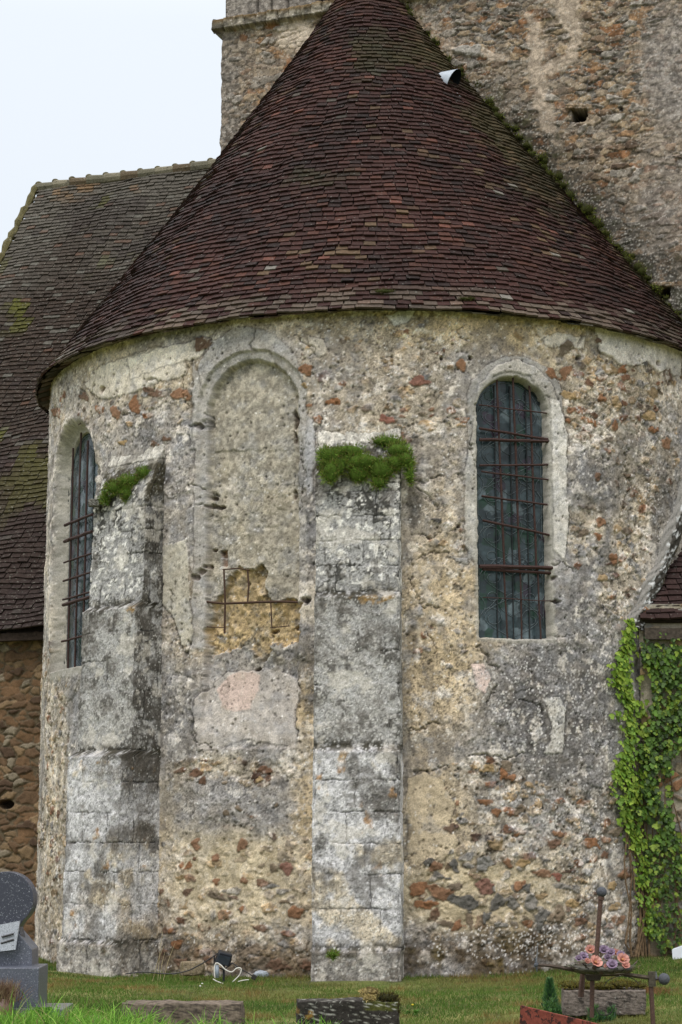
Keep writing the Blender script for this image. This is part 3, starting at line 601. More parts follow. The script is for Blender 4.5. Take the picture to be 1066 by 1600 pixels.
# ------------------------------------------------------------------ buttresses
def buttress(azd, label, prof, seed, moss_top):
    """prof: list of (z, protrusion), bottom to top"""
    a = R_(azd); n = np.array([math.sin(a), -math.cos(a), 0]); t = np.array([math.cos(a), math.sin(a), 0]); hw = .465
    zs = np.arange(-.1, prof[-1][0]+.001, .0115)
    ps = np.interp(zs, [q[0] for q in prof], [q[1] for q in prof])
    ns = 84; step = .0115; nf = int(2*hw/step)
    ks = np.linspace(0, 1, ns); kf = np.linspace(-hw, hw, nf)
    sd = np.concatenate((np.zeros(ns), np.ones(nf-2), np.full(ns, 2.)))
    K = np.concatenate((ks, kf[1:-1], 1-ks))
    SD, Z = np.meshgrid(sd, zs); KK, PP = np.meshgrid(K, ps)
    lat = np.where(SD == 0, -hw, np.where(SD == 2, hw, KK)); outw = np.where(SD == 1, PP, KK*(PP+.15)-.15)
    # metric texture coordinate running round the three faces
    u = np.where(SD == 0, -hw-(PP-outw), np.where(SD == 2, hw+(PP-outw), lat)) + seed*3.7
    v = Z
    W1 = fb(u, v, .3, seed+1); sml = fb(u, v, .13, seed+2); gr = np.tanh(1.7*fb(u, v, .05, seed+3, 2, .7)); mid = fb(u, v, .45, seed+4); Wf = fb(u, v, .08, seed+5, 3)
    # courses
    rng = np.random.default_rng(seed); lev = [-.15, .36, .75, 1.1, 1.42, 1.75, 2.08, 2.44, 2.78, 3.1, 3.45, 3.78, 4.1, 4.40, 4.68, 4.95, 5.22, 5.5, 5.8, 6.2]
    row = np.clip(np.searchsorted(lev, (v+.012*Wf).ravel()).reshape(v.shape)-1, 0, len(lev)-2)
    la = np.array(lev); dj = np.minimum(np.abs(v+.012*Wf-la[row]), np.abs(la[row+1]-v-.012*Wf))
    bw = .42; ux = (u+.012*Wf+_h(row.astype(np.int64), row.astype(np.int64)*0, seed)*bw)/bw; bi = np.floor(ux).astype(np.int64)
    sh = (_h(bi, row.astype(np.int64), seed+1)-.5)*.4; fx = ux-bi; dv = np.minimum(np.abs(fx-.0-.0), np.abs(1-fx))*bw
    bh = _h(bi, row.astype(np.int64), seed+2); j = np.minimum(dj, dv)
    jm = sm(.011, .002, j+.005*sml)*sm(-.5, .4, W1+.4*sml+.25*(v > 4.1)-.35*((v > 2.42) & (v < 4.1)))
    c = S(170, 169, 167)*(1+.14*(bh-.5)+.12*mid)[..., None]
    z1, z2, z3 = 4.1, 2.42, .33
    wn = .06*W1
    top = sm(z1-.02, z1+.02, v); midz = sm(z2-.02, z2+.02, v)*(1-top); low = (1-top)*(1-midz)
    # black and grey lichen on the upper stage
    blk = sm(.0, .7, sml*.8+gr*.6+.5*mid+.55*sm(4.6, 5.4, v)-.05+.5*(bh-.5))
    blk = np.clip(blk*1.3, 0, 1); c = mixc(c, top*blk*.85, S(66, 64, 58)); c = mixc(c, top*sm(.45, .8, gr-sml*.3)*.8, S(204, 202, 196))
    c = mixc(c, midz*.75*sm(-.7, .5, sml+.4*gr), S(146, 143, 138)); c = mixc(c, midz*.7*sm(.15, .7, .6*gr+.6*sml+.5*W1), S(88, 85, 80)); c = mixc(c, midz*.6*sm(.5, .9, -gr+.3*mid), S(196, 193, 186))
    c = mixc(c, low*.6, S(190, 189, 191)); c = mixc(c, low*.75*sm(.35, .8, mid+.3*sml), S(186, 172, 146)); c = mixc(c, low*.75*sm(.35, .75, fb(u, v, .35, seed+8)), S(112, 108, 102))
    if seed == 900:
        c = mixc(c, low*sm(1.2, .5, v)*.5*sm(-.3, .5, mid), S(156, 136, 104))
        c = mixc(c, low*.7*sm(-.1, .5, mid+.2*gr)*sm(1.1, 1.5, v)*(lat > -.2), S(112, 106, 98))
        drk = (SD == 2)*sm(-.8, .2, sml+.5*gr+.4*W1)*sm(1.5, 2.4, v); c = mixc(c, drk*.72, S(88, 83, 76))
        c = mixc(c, top*sm(.1, .5, lat+.1*W1)*.5*sm(4.3, 5, v), S(82, 78, 70))
    # ledges, with moss, ochre lichen and lumps
    for zt in (z1, z2, z3):
        b = np.exp(-((v-zt+.03*W1-.0)/.075)**2); c = mixc(c, b*sm(-1.1, .2, sml+gr)*.92, S(70, 66, 52)); c = mixc(c, np.exp(-((v-zt+.1)/.05)**2)*sm(.4, .8, sml)*.7, S(168, 130, 62))
    base = sm(z3+.01, z3-.02, v+.2*0); c = mixc(c, base*.65, S(146, 138, 126)*(1+.2*gr)[..., None]); c = mixc(c, base*sm(.2, .7, sml)*.5, S(98, 88, 72)); 
    m = sm(5.15, 5.4, v)*(prof[-1][0] < 9)*.9; c = mixc(c, moss_top*m*sm(-.4, .3, sml), S(92, 86, 66)); c = mixc(c, sm(5.72, 5.85, v)*.9, S(180, 176, 166))
    c = c*(1-.62*jm)[..., None]
    f1, f2, hi, h2 = worley(u, v, .03, .03, seed+12); m = (hi < .30)*sm(.42, .2, f1); c = mixc(c, m*.55*(1-.3*top), S(200, 200, 196))
    f1, f2, hi, h2 = worley(u+3, v, .028, .028, seed+14); m = (hi < .26)*sm(.45, .2, f1); c = mixc(c, m*.45, S(60, 57, 52))
    c = mixc(c, low*sm(.55, .9, sml)*sm(.3, .8, W1)*.8, S(160, 120, 72))
    wn = np.clip(RNG.normal(0, 1, u.shape), -2, 2)
    c = c*(1+.20*gr+.12*sml+.13*wn)[..., None]
    bb = fb(u, v, .26, seed+30, 5, .65); c = mixc(c, .5*sm(.25, .6, bb), S(110, 104, 96)); c = mixc(c, .45*sm(.3, .6, -bb), S(204, 198, 186))
    lum = c.mean(-1, keepdims=True); c = c*np.clip(lum/.33, .3, 2.)**.45*np.array([1.025, 1.005, .995])
    d = .0015*wn+.007*mid+.005*sml+.003*gr-.012*jm+.012*(bh-.5)*top
    d = d+.05*np.exp(-((v-z3)/.05)**2)*np.clip(sml, 0, 1)
    cut = sm(.0, .06, np.minimum(hw-np.abs(lat)+(SD != 1)*9, 9)) if False else 1
    edge = np.where(SD == 1, hw-np.abs(lat), PP-outw)
    chip = .02*sm(.04, 0, edge)*(1+fb(u, v, .12, seed+20))
    nl = np.where(SD == 0, -1., np.where(SD == 2, 1., 0.)); no = np.where(SD == 1, 1., 0.)
    lat2 = lat+nl*d-np.sign(lat)*chip*.6*(1-np.abs(nl)) - nl*chip*.5
    out2 = outw+no*(d-chip*.7)
    out2 = np.where(SD != 1, outw+(outw/np.maximum(PP, .05))*(d*.5), out2)
    P = (RW-.02+out2)[..., None]*n+lat2[..., None]*t; P[..., 2] = Z
    o = grid_obj('buttress', P, c, M_wall, church)
    tag(o, label)
    return n, t, hw
PROF = [(-.1, .66), (.31, .66), (.36, .60), (2.37, .57), (2.44, .43), (4.04, .41), (4.11, .30), (5.28, .27), (5.42, .25), (5.98, .0), (6.02, -.04)]
buttress(-4.65, 'pale ashlar buttress in the middle of the apse with a cushion of green moss on top', PROF, 700, .5)
buttress(-41.3, 'grey ashlar buttress at the left, stained black along its right face', PROF, 900, .8)

# ------------------------------------------------------------------ tile roofs
def tiles(name, parent, mat, F, rows, width, length_k, colfn, thick=.018, label=None):
    """F(s,k,off)->(n,3) world; rows: list of (k_low, s_array_of_left_edges, s_width)"""
    V = []; Cc = []
    for ri, (kl, ss, sw) in enumerate(rows):
        n = len(ss); jit = RNG.normal(0, 1, (n, 6))
        s0 = ss+sw*.03*jit[:, 0]; s1 = ss+sw*.95+sw*.02*jit[:, 1]
        k0 = kl+length_k*(.03*jit[:, 2]); k1 = k0-length_k
        lift = .040+.005*jit[:, 3]; tl = .003*jit[:, 4]
        q = [F(s0, k0, lift+tl), F(s1, k0+length_k*.03*jit[:, 5], lift-tl), F(s1, k1, .003+0*s0), F(s0, k1, .003+0*s0),
             F(s0, k0, lift+tl-thick-.008), F(s1, k0+length_k*.03*jit[:, 5], lift-tl-thick-.008), F(s1, k1, -.006+0*s0), F(s0, k1, -.006+0*s0)]
        V.append(np.stack(q, 1)); Cc.append(np.repeat(colfn(ss, kl, ri, n)[:, None, :], 8, 1))
    V = np.concatenate(V); Cc = np.concatenate(Cc); n = len(V)
    fc = np.array([[0, 1, 2, 3], [4, 5, 1, 0], [5, 6, 2, 1], [7, 4, 0, 3]])
    idx = (np.arange(n)[:, None, None]*8+fc[None]).reshape(-1)
    o = mesh_obj(name, V.reshape(-1, 3), idx, np.full(n*4, 4), mat, parent, Cc.reshape(-1, 3), False)
    if label: tag(o, label)
    return o
APX = np.array([-.2, -.3, 13.8])
SLOPE = math.hypot(RE, APX[2]-ZE)
def coneF(s, k, off):
    s = np.asarray(s, float); k = np.asarray(k, float)
    q = np.maximum(k, 0)**1.085+.005*np.sin(s*6+1)*sm(.2, .8, k)+.002*np.sin(s*17+k*9)*sm(.2, .7, k)
    kk = k+.0012*np.sin(s*23+k*31)*sm(.15, .5, k)+.0022*fb(s*4, k*6, 1, 61, 2)
    # nearly flat hips
    x = APX[0]*(1-q)+RE*np.sin(s)*q; y = APX[1]*(1-q)-RE*np.cos(s)*q; z = ZE+(APX[2]-ZE)*(1-kk)
    nx, ny, nz = np.sin(s)*.82, -np.cos(s)*.82, .57
    return np.stack([x+nx*off, y+ny*off, z+nz*off], -1)
def cone_col(s, k, ri, n):
    h = RNG.random(n); s = np.asarray(s); c = S(52, 29, 24)*np.ones((n, 3)); c = c*(1+.26*(RNG.random(n)-.5))[:, None]
    c = mixc(c, (h < .08)*.7, S(72, 44, 34)); c = mixc(c, ((h > .10) & (h < .108))*1., S(90, 56, 46)); c = mixc(c, ((h > .135) & (h < .150))*.7, S(80, 76, 68)); c = mixc(c, ((h > .16) & (h < .30))*.8, S(34, 23, 20))
    u = s*RE*k; v = k*SLOPE+0*s
    g = fb(u, v, 1.1, 63, 3)+1.15*sm(.15, .9, s)*sm(1.0, .5, k)-.35; c = mixc(c, sm(.1, 1.0, g+.5*(RNG.random(n)-.5))*.75, S(58, 54, 30))
    g = fb(u, v, .8, 65, 3)+.5*sm(.3, .9, s); c = mixc(c, (h > .90)*sm(.0, .5, g)*.7, S(88, 72, 52))
    c = mixc(c, sm(.955, .985, k)*np.ones(n)*(RNG.random(n) < .6)*.6, S(98, 88, 76)); c = mixc(c, sm(.10, .02, k)*np.ones(n)*.6, S(112, 88, 52))
    big_ = fb(u, v, .9, 67, 3); c = c*(1+.35*big_+.12*np.sin(ri*2.1+3*big_))[:, None]; c = mixc(c, (h > .996)*.8, S(120, 116, 108))
    c = mixc(c, sm(.22, .05, k)*(RNG.random(n) < .5)*.5, S(90, 66, 50))
    return c
def cone_roof():
    gauge = .088; nrow = int(SLOPE/gauge); rows = []
    for i in range(nrow-1):
        k = 1.012-i*gauge/SLOPE if i else 1.010; r = RE*max(k, .02); sw = .150/r; off = RNG.random()*sw
        ss = np.arange(R_(-135)+off, R_(135), sw); rows.append((k, ss, sw))
    roof = tiles('apse_roof', church, M_tile, coneF, rows, .15, .158/SLOPE, cone_col, label='steep conical roof of dark maroon clay tiles over the apse')
    # boarding under the tiles, with its underside at the eave
    s = np.linspace(-math.pi, math.pi, 121); k = np.linspace(0.01, 1.0, 30)
    s2, k2 = np.meshgrid(s, k); P = coneF(s2.ravel(), k2.ravel(), -.02+0*s2.ravel()).reshape(30, 121, 3)
    Q = np.stack([(RW-.1)*np.sin(s), -(RW-.1)*np.cos(s), ZE-.0+0*s], -1)[None]
    P = np.concatenate((P, Q), 0)
    o = grid_obj('roof_boarding', P, S(34, 28, 24)*np.ones(P.shape), M_wood, roof)  # board colour darkened to deepen the shade under the eave
    # double eave course: short tiles under the first row
    mb = []; ss = np.arange(R_(-110), R_(100), .17/RE); V = []; Cc = []
    for sA in ss:
        w_ = .163/RE; dz = RNG.normal(-.004, .011); j = RNG.normal(0, .016)
        r0, r1 = RE-.28, RE+.012+j; z0, z1 = ZE+.05, ZE-.036+dz
        q = []
        for (rr, zz) in ((r1, z1), (r0, z0)):
            for h_ in (0, -.016):
                for sv in (sA, sA+w_): q.append((rr*math.sin(sv), -rr*math.cos(sv), zz+h_))
        V.append(q); Cc.append([[S(104, 90, 76), S(84, 66, 54), S(70, 66, 56), S(120, 112, 100)][RNG.integers(0, 4)]*(.7+.5*RNG.random())]*8)
    n = len(V); fc = np.array([[0, 1, 5, 4], [2, 3, 1, 0], [2, 6, 7, 3], [0, 4, 6, 2], [1, 3, 7, 5]])
    mesh_obj('eave_course', np.array(V).reshape(-1, 3), (np.arange(n)[:, None, None]*8+fc[None]).ravel(), np.full(n*5, 4), M_tile, roof, np.array(Cc).reshape(-1, 3), False)
    # metal vent cowl high on the right
    v = MB(); p = at(694, 128, -1.0)
    # find the roof point there
    best = None
    for k_ in np.linspace(.15, .5, 60):
        for s_ in np.linspace(.2, 1.6, 100):
            q = coneF(np.array([s_]), np.array([k_]), np.array([0.]))[0]; X, Y = proj(*q); e_ = (X-698)**2+(Y-128)**2
            if best is None or e_ < best[0]: best = (e_, q, s_)
    q = Vector(best[1]); ax = Vector((.86, -.46, -.12)).normalized()
    a_ = q-ax*.26+Vector((0, 0, .03)); b_ = q+ax*.17+Vector((0, 0, .0))
    u1 = ax.cross(Vector((0, 0, 1))).normalized(); u2 = u1.cross(ax)
    vs = []; n = 20; rad = .165
    for (pt, rr, zz) in ((a_+Vector((0, 0, .05)), .05, 0), (b_, rad, 0), (b_, rad-.008, 0), (a_+ax*.05+Vector((0, 0, .05)), .04, 0)):
        for k_ in range(n):
            t_ = 2*math.pi*k_/n; vs.append(pt+u1*math.cos(t_)*rr*.85+u2*math.sin(t_)*rr+(ax*(-.07*(1-math.sin(t_))) if rr > .1 else Vector((0, 0, 0))))
    fs = [[i*n+k_, i*n+(k_+1) % n, (i+1)*n+(k_+1) % n, (i+1)*n+k_] for i in range(3) for k_ in range(n)]
    v.add(vs[:2*n], fs[:n], S(186, 194, 204)); o = v.build('vent_cowl', M_zinc, roof, True)
    vi = MB(); vi.add(vs[n:], [[i*n+k_, i*n+(k_+1) % n, (i+1)*n+(k_+1) % n, (i+1)*n+k_] for i in range(2) for k_ in range(n)]+[list(range(2*n, 3*n))], S(26, 28, 32)); vi.build('vent_mouth', M_dark, roof, True)
    fl = MB(); fl.tube([a_+Vector((.02, -.10, -.1)), b_+Vector((-.02, -.05, -.2)), b_+Vector((.05, 0, -.26))], .014, S(150, 155, 160), 6); fl.build('vent_flashing', M_zinc, roof)
    return roof
apse_roof = cone_roof()

# ------------------------------------------------------------------ tower
PHI = R_(20); E1 = np.array([math.cos(PHI), -math.sin(PHI), 0]); N1 = np.array([-math.sin(PHI), -math.cos(PHI), 0]); TY0 = -.50
def twp(u, z, off=0):
    u = np.asarray(u, float); z = np.asarray(z, float); off = np.asarray(off, float)+0*u
    P = np.array([0, TY0, 0])+u[..., None]*E1+off[..., None]*N1; P[..., 2] = z
    return P
UL = -2.44; ZS = 13.0
def tower():
    us = np.concatenate((np.arange(UL, 5.6, .0115), np.linspace(5.7, 8.5, 8))); zz = np.concatenate(([0, 3], np.arange(6.9, 14.6, .0115), np.linspace(14.8, 18, 6)))
    U, Z = np.meshgrid(us, zz); P0 = twp(U, Z); X, Y = proj(P0[..., 0], P0[..., 1], P0[..., 2])
    W1 = fb(U, Z, .35, 401); W2 = fb(U+9, Z, .35, 402); sml = fb(U, Z, .13, 403); gr = np.tanh(1.7*fb(U, Z, .05, 404, 2, .7)); mid = fb(U, Z, .6, 405); Wf = fb(U, Z, .09, 406, 3)
    Xw = X+14*W1; Yw = Y+14*W2
    def blob(x, y, rx, ry, soft=.5): return 1-sm(1-soft, 1+soft, np.hypot((Xw-x)/rx, (Yw-y)/ry)+.15*W1)
    dens = .74-.25*sm(430, 340, X)-.4*blob(1045, 90, 40, 90)-.3*blob(1030, 330, 60, 100)
    c = S(152, 140, 124)*np.ones(X.shape+(3,)); c = mixc(c, sm(-.2, .8, mid), S(138, 134, 128)); c = mixc(c, sm(.2, .8, sml)*.5, S(168, 156, 138))
    # two sizes of stone
    f1, f2, hi, h2 = worley(U+.07*W1, Z+.04*W2, .175, .088, 411, .98); ed = f2-f1+.15*sml+.09*Wf
    st = (hi < dens)*sm(.10, .15, ed)
    f1b, f2b, hib, h2b = worley(U+.04*W2, Z+.03*W1, .09, .045, 417, .95); edb = f2b-f1b+.13*sml
    stb = (hib < .65)*sm(.11, .17, edb)*(1-st)
    cols = [S(140, 104, 74), S(148, 120, 90), S(154, 138, 114), S(148, 136, 118), S(128, 110, 92), S(138, 134, 126), S(154, 150, 142), S(108, 92, 78)]
    tone = (1+.18*sml+.14*gr)[..., None]
    c = mixc(c, stb*.8, pick(h2b, cols, [.08, .2, .4, .55, .7, .85, .93, 1.])*tone); c = mixc(c, st*.95, pick(h2, cols, [.10, .22, .42, .58, .7, .86, .94, 1.])*tone)
    veil = sm(.0, .4, fb(U, Z, .28, 418)); c = mixc(c, veil*.45, S(150, 142, 130))
    d = .008*mid+.004*sml+.004*gr+.028*st*np.clip(ed*6, 0, 1)*(.3+1.*h2)*(1-.6*veil)+.012*stb*np.clip(edb*6, 0, 1)
    gap = sm(.10, .03, np.abs(ed))*(1-stb); c = c*(1-.5*gap*(dens > .5))[..., None]
    # plaster smears
    for pts, w_ in (([(832,30),(836,90),(850,130),(852,190),(868,240)], 13), ([(870,0),(900,60),(890,90),(850,115)], 12), ([(895,0),(880,25)], 16), ([(700,70),(780,85)], 6)):
        m = 1-sm(.5, 1.1, line_d(Xw*.6+X*.4, Yw*.6+Y*.4, pts, 40)/w_+.3*sml); c = mixc(c, m*.9, S(176, 164, 148)*(1+.06*gr)[..., None]); d = d*(1-.7*m)+.02*m
    m = blob(460, 55, 22, 26); c = mixc(c, m, S(190, 180, 164)); m = blob(730, 72, 17, 10, .2); c = mixc(c, m, S(158, 156, 150)); d = d+.03*m
    m = sm(390, 350, Xw); c = mixc(c, m*.75, S(128, 124, 118)*(1+.3*gr)[..., None]); d = d*(1-.6*m)
    m = np.maximum(blob(1040, 100, 40, 90), blob(1045, 300, 45, 90)*.7); c = mixc(c, m*.8, S(140, 136, 132)*(1+.2*gr)[..., None]); d = d*(1-.6*m)
    # damp, mossy band just above the cone roof
    dr = line_d(Xw, Yw, [(600,-60),(690,60),(760,160),(850,285),(1000,430),(1080,500)], 160)
    m = sm(85, 25, dr)*sm(60, 220, Y); c = mixc(c, m*.85*sm(-.8, .2, sml+.6*gr), S(66, 65, 58)); d = d*(1-.3*m); c = mixc(c, m*sm(.2, .8, sml)*.5, S(86, 92, 56))
    m = sm(120, 20, dr)*sm(250, 350, Y); c = mixc(c, m*.5*sm(-.5, .6, gr+sml), S(96, 94, 90))
    # putlog holes
    for (x, y, rx, ry) in ((905, 181, 11, 9), (1037, 457, 9, 8), (970, 170, 3, 3), (1075, 130, 4, 4)):
        r = np.maximum(np.abs(X+2*Wf-x)/rx, np.abs(Y+2*Wf-y)/ry); m = 1-sm(.85, 1.1, r); d = d-.3*m*(rx > 5)-.04*m; c = mixc(c, m, S(62, 52, 44))
        m = np.maximum(np.abs(X-x)/(rx*1.9), np.abs(Y-(y-ry*1.5))/(ry*.45)) < 1
        if rx > 5: d = d+.03*m; c = mixc(c, m*.8, S(150, 132, 108)*(1+.1*gr)[..., None])
    # string course of worn blocks, upper stage set back
    up = sm(ZS+.10, ZS+.12, Z)
    blk = np.floor((U+.02*W1)/.17).astype(np.int64); bhh = _h(blk, blk*0, 31); fx = (U+.02*W1)/.17-blk; jn = sm(.05, .0, np.minimum(fx, 1-fx))
    sc = sm(ZS-.10, ZS-.08, Z+.03*(bhh-.5)+.015*sml)*(1-sm(ZS+.07, ZS+.10, Z+.02*sml))
    d = d*(1-.7*sc)+sc*(.10+.05*bhh-.05*jn+.02*sml)*sm(-.2, .0, 1.-0*U)-.10*up*1.0
    d = np.where(up > .5, -.10+(d+.10)*.4, d)
    c = mixc(c, sc, S(136, 132, 120)*(1+.2*gr)[..., None]*(.8+.4*bhh[..., None])); c = mixc(c, sc*sm(ZS-.02, ZS+.08, Z+.03*sml)*.8, S(128, 104, 62))
    c = mixc(c, up, S(140, 136, 130)*(1+.14*mid+.14*gr)[..., None])
    for x in (398, 421, 446):
        m = np.exp(-((X-x)/1.6)**2)*up; d = d-.05*m; c = c*(1-.5*m)[..., None]
    m = up*(X > 446)*(X < 492); c = mixc(c, m*.4, S(112, 110, 106)); d = d+.03*up*(X > 421)*(X < 446)
    m = up*(X > 488)*(X < 560); d = d-.30*m; c = mixc(c, m, S(50, 40, 34))
    c = mixc(c, (hi < .1)*.0, c[0, 0])
    f1, f2, hi, h2 = worley(U, Z, .032, .032, 431); m = (hi < .15+.2*sm(.1, .9, mid)+.3*sm(60, 20, dr))*sm(.42, .2, f1); c = mixc(c, m*.5, S(186, 186, 180))
    c = c*(1+.18*gr+.12*np.clip(RNG.normal(0, 1, U.shape), -2, 2))[..., None]*.9; c = c*np.clip(c.mean(-1, keepdims=True)/.26, .3, 2.)**.35*np.array([1.05, .985, .95])
    P = twp(U, Z, d)
    # ragged left corner returns round the side of the tower
    nb = 40; sides = []
    cs = []
    for i, b in enumerate(np.concatenate((np.linspace(6.5, .3, 8), np.linspace(.2, .02, 6)))):
        k = np.interp(Z[:, 0], [0, 18], [0, 0]); dd = .014*fb(zz+3*b, zz*0+b, .15, 440)
        upm = np.where(zz > ZS+.11, .10, 0.)-np.where((zz > ZS-.1) & (zz <= ZS+.1), .10, 0)
        sides.append(twp(np.full(len(zz), UL)-dd+upm, zz, np.full(len(zz), -b)-upm)); cs.append(S(138, 132, 122)*(1+.2*fb(zz, zz*0+b*3, .1, 441))[:, None])
    P[:, 0] = P[:, 0]+np.array(E1)*(.014*fb(zz, zz*0, .15, 442)+np.where(zz > ZS+.11, .10, 0.)-np.where((zz > ZS-.1) & (zz <= ZS+.1), .12, 0))[:, None]
    P = np.concatenate((np.stack(sides, 1), P), 1); c = np.concatenate((np.stack(cs, 1), c), 1)
    o = grid_obj('tower_wall', P, c, M_wall, church); tag(o, 'tall rubble tower wall with putlog holes behind the conical roof')
tower()

# ------------------------------------------------------------------ wing behind, at the left
def left_wing():
    P0 = np.array([-6.04, 7.0, 12.95]); n2 = N1; run, rise = 6.0, 8.72; L = math.hypot(run, rise)
    dn = np.array([n2[0]*run, n2[1]*run, -rise])/L; nr = np.array([n2[0]*rise, n2[1]*rise, run])/L
    def F(s, k, off):
        s = np.asarray(s, float); k = np.asarray(k, float); sag = .06*np.sin(s*1.3+k*.5)*np.sin(k*.35)+.02*np.sin(s*3.1+k*2)
        kk = k+.012*np.sin(s*5+k)
        return P0+s[:, None]*E1+kk[:, None]*dn+(off+sag)[:, None]*nr
    def colf(s, k, ri, n):
        h = RNG.random(n); c = S(52, 42, 35)*np.ones((n, 3))*(1+.5*(RNG.random(n)-.5))[:, None]; v = k+0*s
        top = sm(4.5, 1.0, v+1.5*fb(s, v, 1.5, 71, 3)); c = mixc(c, top*.75, S(88, 84, 76)*(1+.3*(RNG.random(n)-.5))[:, None]); c = mixc(c, (h < .03)*.5, S(96, 70, 56)); c = mixc(c, (h > .93)*.6, S(100, 98, 90))
        c = mixc(c, (fb(s, v, 1., 72, 3) > .35)*.5, S(48, 40, 38)); g = sm(.1, .7, fb(s, v, .8, 73, 3)+.9*np.exp(-((v-8.2)/.9)**2)-.5); c = mixc(c, g*.95, S(78, 78, 30))
        o = sm(1.0, .2, v)*sm(.2, .8, fb(s, v, .5, 74, 3)); c = mixc(c, o*.5, S(130, 98, 60)); 
        c = mixc(c, sm(6, 8, v)*.5, S(52, 40, 38))
        return c
    rows = []; g = .094; k = L
    while k > .1:
        sw = .16; rows.append((k, np.arange(0.02+RNG.random()*sw*.5, 6.6, sw), sw)); k -= g
    roof = tiles('wing_roof', church, M_tile_old, F, rows, .17, .18, colf, label='steep lichened tile roof of the wing at the left')
    m = MB()
    back = np.array([-n2[0]*run, -n2[1]*run, -rise])/L
    def bx(a, b_, c_, d_, th, col): # slab between four points, thickened down
        t_ = Vector((0, 0, -th)); vs = [Vector(p) for p in (a, b_, c_, d_)]; m.add(vs+[p+t_ for p in vs], [[0, 1, 2, 3], [7, 6, 5, 4], [0, 4, 5, 1], [1, 5, 6, 2], [2, 6, 7, 3], [3, 7, 4, 0]], col)
    nn = Vector(nr)*-.13
    a = Vector(P0)+nn; b_ = Vector(P0+6.6*E1)+nn
    bx(a, b_, b_+Vector(dn*(L-.03)), a+Vector(dn*(L-.03)), .04, S(52, 44, 40)); bx(a, b_, b_+Vector(back*L), a+Vector(back*L), .04, S(60, 50, 46))
    m.build('roof_boarding', M_wood, roof)
    # ridge tiles: overlapping half rounds with mortar lumps
    r = MB(); s = 0.0; i = 0
    while s < 5.2:
        q = Vector(P0+E1*s)+Vector((0, 0, .0+.012*math.sin(s*2))); q2 = Vector(P0+E1*(s+.36)); col = [S(104, 100, 84), S(124, 118, 100), S(96, 84, 66)][i % 3]
        r.tube([q, q2], [.115, .095], col, 10, .05); r.ball(q+Vector((0, 0, .10)), .055, S(92, 86, 60), 8, 6, (1.2, 1, .8)); s += .34; i += 1
    r.build('ridge_tiles', M_stone, roof, False)
    # verge: mossy mortar edge
    v = MB(); pts = [P0+dn*k_-E1*.03+nr*(.03+.015*math.sin(k_*9)) for k_ in np.arange(-.05, L, .12)]
    v.tube(pts, [.070+.02*math.sin(i*2.3) for i in range(len(pts))], S(92, 86, 56), 7, .12); v.build('verge', M_stone, roof)
    # front wall of the wing below the eave
    ew = P0+dn*L; base = np.array([ew[0], ew[1], 0])-N1*.34
    us = np.arange(0.2, 4.6, .013); zz = np.arange(-.1, 4.42, .013); U, Z = np.meshgrid(us, zz)
    W1 = fb(U, Z, .35, 501); W2 = fb(U+4, Z, .35, 502); sml = fb(U, Z, .13, 503); gr = fb(U, Z, .045, 504, 2, .8)
    f1, f2, hi, h2 = worley(U+.08*W1, Z+.05*W2, .21, .105, 511, .97); ed = f2-f1+.15*sml+.07*gr; st = sm(.05, .15, ed)
    c = S(112, 98, 78)*np.ones(U.shape+(3,)); c = mixc(c, st, pick(h2, [S(116, 90, 66), S(106, 84, 64), S(130, 108, 82), S(104, 82, 62), S(134, 122, 104), S(86, 68, 54)], [.2, .38, .6, .75, .88, 1.])*(1+.2*sml+.15*gr)[..., None])
    c = c*(1-.4*sm(.1, .0, np.abs(ed)))[..., None]*.95; d = .02*W1+.03*st*np.clip(ed*4, 0, 1)*(.3+h2)+.006*sml
    Pw = base+U[..., None]*E1+d[..., None]*N1; Pw[..., 2] = Z
    X, Y = proj(Pw[..., 0], Pw[..., 1], Pw[..., 2]); hm = 1-sm(.8, 1.1, np.hypot((X-8)/13, (Y-1257)/7)); Pw = Pw-(.2*hm)[..., None]*N1; c = mixc(c, hm*.8, S(40, 32, 26))
    tag(grid_obj('wing_wall', Pw, c, M_wall, church), 'brown rubble wall under the eave of the left wing')
    # gable and rafters' wall plate (seen only from the side)
    g = MB(); o0 = Vector((*(P0+E1*.25)[:2], 0)); nv = Vector(N1)
    f_ = o0+nv*(run-.36); bk = o0-nv*(run-.36)
    outl = [Vector((f_.x, f_.y, -.1)), Vector((f_.x, f_.y, 4.5)), Vector((o0.x, o0.y, 12.6)), Vector((bk.x, bk.y, 4.5)), Vector((bk.x, bk.y, -.1))]
    g.prism(outl, Vector(E1)*.3, S(130, 112, 90)); g.build('gable_wall', M_stone, church)
    f = MB(); c0 = Vector(ew)+Vector((0, 0, -.09))-nv*.12
    f.box(c0+Vector(E1)*3.3, (6.6, .12, .10), S(54, 44, 38), rz=-PHI)
    for k_ in range(14): f.box(c0+Vector(E1)*(.2+k_*.42)-nv*.12+Vector((0, 0, .02)), (.07, .30, .09), S(60, 48, 40), rz=-PHI)
    f.build('eave_timber', M_wood, church)
left_wing()

